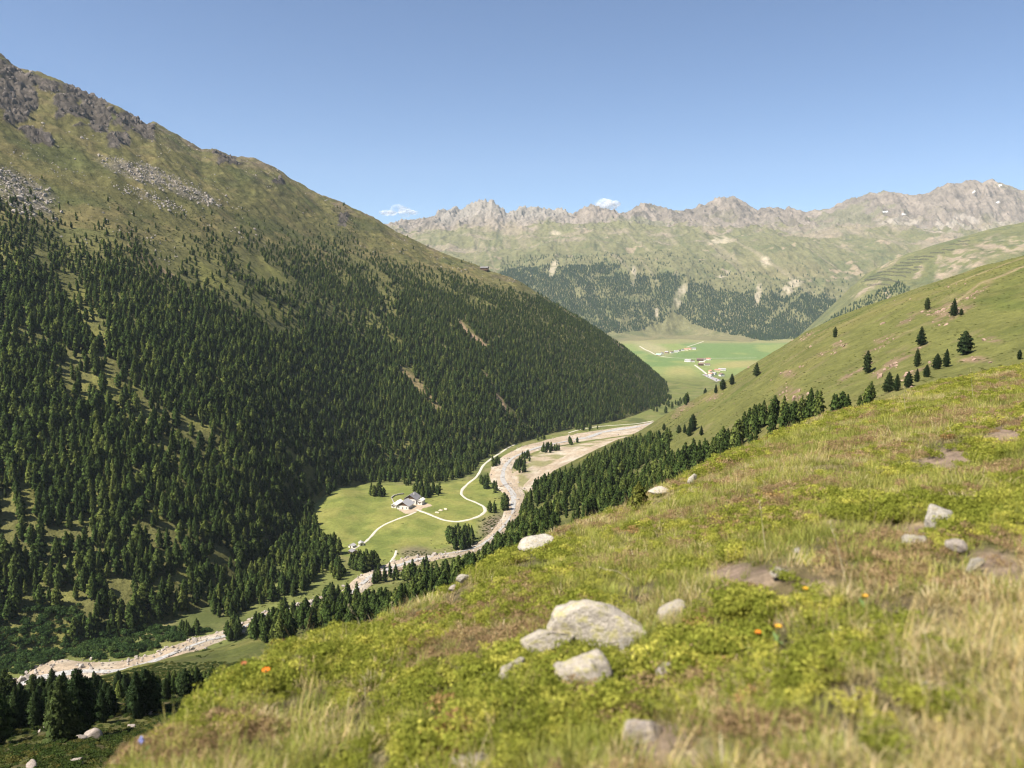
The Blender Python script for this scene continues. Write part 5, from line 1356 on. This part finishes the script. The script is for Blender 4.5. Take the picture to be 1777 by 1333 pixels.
# chapel-like white block near the forest tip
# car park with cars
corners = [hit(q, r, VAL, 2300, 5000) for q, r in ((1218, 650), (1227, 650), (1252, 660), (1243, 664))]
o = link('car_park', mesh_from('car_park', [(a, b, c + 0.35) for a, b, c in corners], [(0, 1, 2, 3)], [plain_mat('pale_asphalt', (0.32, 0.30, 0.29), 0.9, 0.15, 0.05)])); tag(o, 'pale car park at the front of the village', kind='structure')
CARCOL = [('white', (0.75, 0.75, 0.75)), ('silver', (0.45, 0.46, 0.48)), ('dark blue', (0.03, 0.05, 0.14)), ('black', (0.02, 0.02, 0.022)), ('red', (0.40, 0.03, 0.03))]
def car_parts(col):
    mt = plain_mat('car_paint', col, 0.25, 0.02, 1.0, 0.6)
    v = []; prof = [(-2.15, 0.35), (2.15, 0.35), (2.15, 0.85), (1.0, 1.0), (0.45, 1.5), (-1.2, 1.5), (-1.95, 1.0), (-2.15, 0.9)]
    n = len(prof); b = MB(); b.add([(a, -0.88, c) for a, c in prof] + [(a, 0.88, c) for a, c in prof], [tuple(range(n)), tuple(range(2 * n - 1, n - 1, -1))] + [(i, i + n, (i + 1) % n + n, (i + 1) % n) for i in range(n)])
    g = MB(); g.box(-1.5, 0.75, -0.9, 0.9, 1.05, 1.38)
    wv = MB(); wv.tube((0, -0.12, 0), (0, 0.12, 0), 0.33, 0.33, 10)
    return b.mesh('body', mt), g.mesh('window', m_glass), wv.mesh('wheel', m_metal)
CARS = [(nm, car_parts(c)) for nm, c in CARCOL]
A, Bq, Cq, D = [np.array(c) for c in corners]
k = 0
for r_ in range(3):
    for i in range(9):
        f = (i + 0.5) / 9; g = (r_ + 0.5) / 3
        p_ = (A * (1 - f) + D * f) * (1 - g) + (Bq * (1 - f) + Cq * f) * g
        if (i * 7 + r_ * 3) % 10 > 7: continue
        nm, (bm_, gm_, wm_) = CARS[(i * 3 + r_ * 2 + i * i) % 5]
        e = empty('parked_car', (p_[0], p_[1], p_[2] + 0.37), 0.9 + 0.05 * (i % 3))
        link('body', bm_, e); link('window', gm_, e)
        for wx in (-1.35, 1.35):
            for wy in (-0.82, 0.82): link('wheel', wm_, e, (wx, wy, 0.33))
        tag(e, 'small %s car parked in the village car park' % nm, 'car', '%s cars in the village car park' % nm); k += 1
# avalanche fences
FENCES = [(1662, 1683, 418), (1648, 1680, 424.5), (1634, 1656, 433), (1614, 1639, 439), (1587, 1621, 446), (1574, 1611, 450.5), (1562, 1600, 455.5), (1552, 1584, 460.5), (1586, 1600, 464), (1540, 1592, 468), (1522, 1580, 473.5), (1508, 1572, 480.5), (1500, 1547, 485.5), (1494, 1562, 490), (1505, 1545, 495)]
ORD = ['topmost', 'second', 'third', 'fourth', 'fifth', 'sixth', 'seventh', 'eighth', 'ninth, very short', 'tenth', 'eleventh', 'twelfth', 'thirteenth', 'fourteenth', 'lowest']
for (ua, ub, vv_), od in zip(FENCES, ORD):
    A = np.array(hit(ua, vv_ + 1, ('spur',), 2300, 4800)); B = np.array(hit(ub, vv_ + 1, ('spur',), 2300, 4800))
    n = 9; o = empty('avalanche_fence', A); px_ = [A + (B - A) * i / (n - 1) for i in range(n)]
    px_ = [np.array((q[0], q[1], float(height('spur', q[:1], q[1:2])[0]))) for q in px_]
    b = MB()
    for zz in (1.6, 3.4, 5.2):
        for p0, p1 in zip(px_[:-1], px_[1:]):
            b.tube(p0 - A + (0, 0, zz), p1 - A + (0, 0, zz), 0.4, 0.4, 4)
    b.build('crossbeam', m_metal, o)
    for q in px_:
        b = MB(); b.tube(q - A + (0, 0, -1), q - A + (0, 0, 6.2), 0.35, 0.35, 5); b.tube(q - A + (0, 0, 4.5), q - A + (0, -4, -1.5), 0.3, 0.3, 5); b.build('post', m_metal, o)
    tag(o, '%s dark avalanche fence on the green spur, counted downhill' % od, 'fence', 'avalanche fences on the spur')

# ------------------------------------------------------------------ plants of the near slope
m_grass = leaf_mat('fresh_grass', (0.30, 0.325, 0.075), (0.54, 0.50, 0.16), 0.45, True)
m_straw = leaf_mat('dry_grass', (0.48, 0.39, 0.19), (0.72, 0.60, 0.36), 0.4, True)
m_bilb = leaf_mat('bilberry_leaves', (0.25, 0.27, 0.045), (0.52, 0.48, 0.10), 0.45, True)
m_heath = leaf_mat('brown_heath', (0.30, 0.205, 0.11), (0.46, 0.33, 0.18), 0.3, True)
m_red = leaf_mat('reddened_leaves', (0.34, 0.21, 0.09), (0.44, 0.30, 0.12), 0.35, True)
def tuft(seed, mat, nbl, lo, hi, spread, wdt, curl=0.6):
    rs = np.random.default_rng(seed); V, Fc, C = [], [], []
    for i in range(nbl):
        a = rs.uniform(0, 6.28); r0 = spread * math.sqrt(rs.uniform()) ; ln = rs.uniform(lo, hi)
        bx, by = math.cos(a) * r0, math.sin(a) * r0
        ta = a + rs.normal(0, 0.8); d = np.array((math.cos(ta), math.sin(ta))); s = np.array((-d[1], d[0]))
        tilt = abs(rs.normal(0.25, 0.22)); cr_ = rs.uniform(0.2, 1.0) * curl
        w = wdt * rs.uniform(0.7, 1.3); k = len(V); x_, z_ = 0.0, -0.01; ang = tilt
        sh = rs.uniform(0.7, 1.3); tint = np.array((sh * rs.uniform(0.92, 1.12), sh, sh * rs.uniform(0.8, 1.1)))
        for q in range(4):
            ww = w * (1, 0.85, 0.55, 0.06)[q]
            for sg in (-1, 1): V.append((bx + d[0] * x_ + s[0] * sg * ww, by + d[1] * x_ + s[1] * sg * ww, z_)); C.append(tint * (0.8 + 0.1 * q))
            x_ += math.sin(ang) * ln / 3; z_ += math.cos(ang) * ln / 3; ang += cr_ / 2
        for q in range(3): Fc.append((k + 2 * q, k + 2 * q + 1, k + 2 * q + 3, k + 2 * q + 2))
    return mesh_from('tuft', V, Fc, [mat], colors=np.array(C))
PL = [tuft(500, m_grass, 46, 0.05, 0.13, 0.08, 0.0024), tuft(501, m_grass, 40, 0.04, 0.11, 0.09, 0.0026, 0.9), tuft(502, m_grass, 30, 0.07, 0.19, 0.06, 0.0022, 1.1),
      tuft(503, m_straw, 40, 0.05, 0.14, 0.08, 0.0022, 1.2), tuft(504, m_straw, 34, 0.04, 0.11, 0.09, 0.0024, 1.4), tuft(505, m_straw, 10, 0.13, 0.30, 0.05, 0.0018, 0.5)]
BB = [bush(510 + i, m_bilb, 520, 0.055, 0.8) for i in range(3)] + [bush(515 + i, m_heath, 420, 0.042, 0.65) for i in range(2)] + [bush(518, m_red, 190, 0.075, 0.8)]
C_PLANT = bpy.data.collections.new('meadow_plant')
for i, me in enumerate(PL + BB): C_PLANT.objects.link(bpy.data.objects.new('meadow_plant_%02d' % i, me))
ys_ = np.linspace(1.0, 50, 4000)
wgt = ys_ * (2.5 / ys_) ** 0.62
cdf = np.cumsum(wgt); cdf /= cdf[-1]
NP = 190000
yy = np.interp(rng.uniform(size=NP), cdf, ys_); aa = rng.uniform(-0.86, 0.86, NP)
k = yy < 1.16 * np.interp(aa, ag_fg, yb)
yy, aa = yy[k], aa[k]; xx = aa * yy; zz = height('fg', xx, yy)
u, v = proj(xx, yy, zz)
soil = np.zeros(len(xx))
for q in SOIL: soil = np.maximum(soil, ell(u, v, *q))
gapn = fbm(xx / 0.33, yy / 0.33, 3, 524)
keep = (rng.uniform(size=len(xx)) > 0.93 * soil) & (rng.uniform(size=len(xx)) < 0.22 + 0.78 * sstep(-0.30, 0.02, gapn))
for rx, ry, rr in ROCK_SPOT: keep &= ((xx - rx) ** 2 + ((yy - ry) * 1.1) ** 2) > (rr * 0.72) ** 2
for rx, ry, rr in ROCK_SPOT:
    if ry > 7.5: keep &= ~((np.abs(xx / yy - rx / ry) < rr / ry * 0.9) & (yy < ry + 0.3) & (yy > ry - 1.6) & (rng.uniform(size=len(xx)) < 0.8))
xx, yy, zz, u, v = xx[keep], yy[keep], zz[keep], u[keep], v[keep]
n1 = fbm(xx / 1.3, yy / 1.3, 3, 520); n2 = fbm(xx / 0.45, yy / 0.45, 3, 521); n3 = fbm(xx / 2.6, yy / 2.6, 3, 522); n4 = fbm(xx / 0.8, yy / 0.8, 3, 523)
dry = 0.22 + 0.20 * sstep(850, 1500, u) + 0.8 * np.clip(n3, -0.6, 0.6) + 0.3 * np.clip(n2, -0.6, 0.6)
r0 = rng.uniform(size=len(xx))
bil = sstep(-0.16, 0.26, n1 + 0.24 * sstep(1250, 600, u) + 0.35 * n2)
hea = sstep(0.06, 0.30, n4 + 0.08 * sstep(700, 1100, u)) * 0.8
kind = np.where(r0 < np.clip(dry, 0.04, 0.9), rng.integers(3, 5, len(xx)), rng.integers(0, 3, len(xx)))
kind = np.where((kind >= 3) & (rng.uniform(size=len(xx)) < 0.1), 5, kind)
r1 = rng.uniform(size=len(xx))
kind = np.where(r1 < hea * 0.6, rng.integers(9, 11, len(xx)), kind)
kind = np.where(r1 > 1 - bil * 0.58, rng.integers(6, 9, len(xx)), kind)
kind = np.where((kind >= 6) & (kind < 9) & (rng.uniform(size=len(xx)) < 0.02), 11, kind)
sc_ = np.where(kind < 6, rng.uniform(0.6, 1.2, len(xx)), rng.uniform(0.085, 0.15, len(xx)) * (1 + 0.45 * sstep(0.1, 0.5, n1 + n2 * 0.5))) * (1 + 0.35 * sstep(6, 20, yy))
print('plants', len(xx))
gr = np.stack([rng.normal(0, 0.12, len(xx)), rng.normal(-0.1, 0.12, len(xx)), rng.uniform(0, 6.28, len(xx))], 1)
isg = kind < 6
def put(name, sel, label):
    scatter(name, np.stack([xx[sel], yy[sel], zz[sel]], 1), gr[sel], np.stack([sc_[sel]] * 3, 1), kind[sel], C_PLANT, label)
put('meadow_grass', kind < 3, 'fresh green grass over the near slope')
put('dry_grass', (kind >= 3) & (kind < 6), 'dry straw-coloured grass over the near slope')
put('bilberry_cover', (kind >= 6) & (kind != 9) & (kind != 10), 'bright green bilberry ground cover on the near slope')
put('heath_cover', (kind == 9) | (kind == 10), 'brown heath patches on the near slope')

# tall dry stems, one by one: foot and tip in the photograph
m_stem = plain_mat('dry_stem', (0.55, 0.46, 0.27), 0.8, 0.15, 20)
for i, (fu, fv, tu, tv, lab) in enumerate([(633, 1102, 604, 1050, 'dry stem leaning over the brow against the dark trees'), (688, 1080, 679, 1046, 'faint thin stem right of the leaning dry stem'), (1572, 720, 1568, 668, 'thin upright stem on the upper brow'), (1690, 700, 1684, 640, 'tall thin stem near the upper end of the brow'), (1330, 960, 1318, 870, 'tall straw stem in the middle of the slope'), (1105, 1010, 1040, 985, 'bent stem lying over the grass uphill of the boulders'), (1470, 1010, 1440, 905, 'tall seed stem uphill of the bare earth'), (850, 1260, 875, 1335, 'dark bent stem low in the blurred grass')]):
    x, y, z = hit(fu, fv, FGK, 1.4, 60); a, e = ray(tu, tv)
    A = Vector((x, y, z)); B = Vector((float(a) * y * 0.99, y * 0.99, float(e) * y * 0.99))
    o = empty('dry_grass_stem', A); M = (B - A) * 0.5 + Vector((0, 0.02, (B - A).length * 0.06))
    b = MB(); b.tube((0, 0, -0.02), M, 0.0022 + 0.0002 * y, 0.0018 + 0.0001 * y, 5); b.tube(M, B - A, 0.0018 + 0.0001 * y, 0.001, 5); b.build('stalk', m_stem, o)
    h_ = MB(); d = (B - A).normalized()
    for q in range(9):
        c = (B - A) - d * 0.012 * q; w = Vector((math.cos(q * 2.4), math.sin(q * 2.4), 0.8)).normalized() * 0.016; h_.tube(c, c + w, 0.0028, 0.0008, 4)
    h_.build('seed_head', m_stem, o); tag(o, lab, 'grass stem')
# flowers
m_orange = plain_mat('orange_petals', (0.85, 0.20, 0.01), 0.6, 0.1, 30); m_yellow = plain_mat('yellow_petals', (0.85, 0.42, 0.02), 0.6, 0.1, 30); m_blue = plain_mat('blue_petals', (0.28, 0.30, 0.60), 0.6, 0.1, 30); m_gstem = plain_mat('green_stem', (0.12, 0.18, 0.05), 0.7, 0.1, 20)
def flower(u_, v_, foot, mat, size, label, bell=False):
    x, y, z = hit(u_, foot, FGK, 1.4, 60); a, e = ray(u_, v_); H = float(e) * y - z
    o = empty('wild_flower', (x, y, z))
    b = MB(); b.tube((0, 0, -0.01), (0.004, 0, H * 0.6), 0.0022, 0.002, 5); b.tube((0.004, 0, H * 0.6), (0, 0, H), 0.002, 0.0016, 5); b.build('stem', m_gstem, o)
    n_ = 5 if bell else 16
    for q in range(n_):
        az = 2 * math.pi * q / n_; d = Vector((math.cos(az), math.sin(az), 0)); s = Vector((-d.y, d.x, 0)); c = Vector((0, 0, H))
        f = MB()
        if bell: pts_ = [c, c + d * size * 0.5 - Vector((0, 0, size * 0.5)) + s * size * 0.3, c + d * size * 0.7 - Vector((0, 0, size * 1.3)), c + d * size * 0.5 - Vector((0, 0, size * 0.5)) - s * size * 0.3]
        else:
            up = Vector((0, 0, size * (0.5 if q % 2 else 0.15))); pts_ = [c, c + d * size * 0.7 + s * size * 0.16 + up * 0.7, c + d * size + up, c + d * size * 0.7 - s * size * 0.16 + up * 0.7]
        f.add(pts_, [(0, 1, 2, 3)]); f.build('petal', mat, o)
    b = MB(); b.tube((0, 0, H - size * 0.5), (0, 0, H + size * 0.12), size * 0.2, size * 0.3, 7); b.build('flower_head', m_gstem if not bell else mat, o)
    for s in (-1, 1):
        f = MB(); f.add([(0, 0, 0.01), (0.012, s * 0.03, 0.04), (0, s * 0.08, 0.05), (-0.012, s * 0.03, 0.04)], [(0, 1, 2, 3)]); f.build('leaf', m_gstem, o)
    tag(o, label, 'flower')
flower(463, 1164, 1206, m_orange, 0.030, 'bright orange flower standing at the lower brow')
flower(425, 1152, 1200, m_red if False else plain_mat('rusty_petals', (0.45, 0.13, 0.05), 0.7, 0.1, 20), 0.022, 'rusty red flower head downhill of the bright orange flower')
flower(1314, 1098, 1130, m_orange, 0.019, 'deep orange flower, left one of a pair in mid slope')
flower(1349, 1088, 1122, m_yellow, 0.020, 'yellow-orange flower beside the deep orange one')
flower(1396, 1022, 1050, m_yellow, 0.017, 'pale orange flower near the bare earth patch')
flower(1500, 1035, 1062, m_yellow, 0.017, 'yellow flower uphill of the pair, in blurred grass')
flower(248, 1280, 1325, m_blue, 0.022, 'small violet bellflower at the lower brow', True)
# young pine at the brow
x, y, z = hit(1108, 884, FGK, 2, 60)
m_young = leaf_mat('young_pine_needles', (0.16, 0.17, 0.04), (0.2, 0.2, 0.05), 0.35, True)
cr0, tr0 = conifer(77, 0.34, 1.3, 300, 0.7, m_young)
o = empty('young_pine', (x, y, z - 0.03), 0.4); o.scale = (0.52, 0.52, 0.52); link('trunk', tr0, o); link('crown', cr0, o)
tag(o, 'little yellow-green young pine standing on the brow', 'tree')

# ------------------------------------------------------------------ clouds, beyond the air of the valley
cm, nt, N, L_, P = new_mat('cloud_vapour')
P.inputs['Base Color'].default_value = (0.95, 0.95, 0.96, 1); P.inputs['Roughness'].default_value = 1.0; P.inputs['Specular IOR Level'].default_value = 0
tc = N.new('ShaderNodeTexCoord'); n = noise_node(nt, 0.006, 6, 0.65, tc.outputs['Object'])
r = ramp(nt, n.outputs['Fac'], [(0.40, (0, 0, 0)), (0.75, (0.5, 0.5, 0.5))])
tr = N.new('ShaderNodeBsdfTransparent'); tl_ = N.new('ShaderNodeBsdfTranslucent'); tl_.inputs['Color'].default_value = (0.95, 0.95, 0.96, 1)
mx0 = N.new('ShaderNodeMixShader'); mx0.inputs[0].default_value = 0.5; L_.new(P.outputs[0], mx0.inputs[1]); L_.new(tl_.outputs[0], mx0.inputs[2])
mx = N.new('ShaderNodeMixShader'); L_.new(r.outputs[0], mx.inputs[0]); L_.new(tr.outputs[0], mx.inputs[1]); L_.new(mx0.outputs[0], mx.inputs[2])
L_.new(mx.outputs[0], N['Material Output'].inputs['Surface'])
def cloud(cu, cv0, wpx, hpx, D, seed, label):
    rs = np.random.default_rng(seed); a, e = ray(cu, cv0); c = Vector((float(a) * D, D, float(e) * D)); px_ = D / F
    bm = bmesh.new()
    for i in range(16):
        t = rs.uniform(-1, 1); r_ = hpx * px_ * rs.uniform(0.25, 0.5) * (1 - 0.6 * abs(t))
        m_ = Matrix.Translation((t * wpx * px_ * 0.5, rs.uniform(-1, 1) * wpx * px_ * 0.2, rs.uniform(-0.3, 0.35) * hpx * px_ * (1 - abs(t)))) @ Matrix.Diagonal((1.5, 1.3, 0.85, 1))
        bmesh.ops.create_icosphere(bm, subdivisions=3, radius=r_, matrix=m_)
    P_ = np.array([v_.co[:] for v_ in bm.verts]); s = hpx * px_ * 0.25
    nz = fbm(P_[:, 0] / s + P_[:, 1] / s * 0.7, P_[:, 2] / s - P_[:, 1] / s * 0.4, 4, seed)
    for v_, q in zip(bm.verts, nz): v_.co += v_.co.normalized() * float(q) * s * 0.5
    me = bpy.data.meshes.new('cloud'); bm.to_mesh(me); bm.free(); me.materials.append(cm); me.polygons.foreach_set('use_smooth', np.ones(len(me.polygons), bool))
    o = link('cloud', me, loc=c); tag(o, label, kind='stuff')
cloud(692, 369, 66, 18, 15000, 1, 'thin flat white cloud low above the shoulder of the mountain')
cloud(1053, 355, 36, 24, 15000, 2, 'small white cumulus behind the far ridge')

# ------------------------------------------------------------------ haze: the air of the valley
hb = MB(); hb.box(-2900, 8600, -60, 9800, -720, 1450)
haze_mat = bpy.data.materials.new('valley_haze'); haze_mat.use_nodes = True
hn = haze_mat.node_tree; hn.nodes.remove(hn.nodes['Principled BSDF'])
pv = hn.nodes.new('ShaderNodeVolumePrincipled')
pv.inputs['Color'].default_value = (0.78, 0.89, 1.0, 1)
pv.inputs['Density'].default_value = 2.9e-5
pv.inputs['Anisotropy'].default_value = 0.1
hn.links.new(pv.outputs[0], hn.nodes['Material Output'].inputs['Volume'])
tag(hb.build('haze', haze_mat), 'thin pale summer haze filling the valley air', kind='stuff')
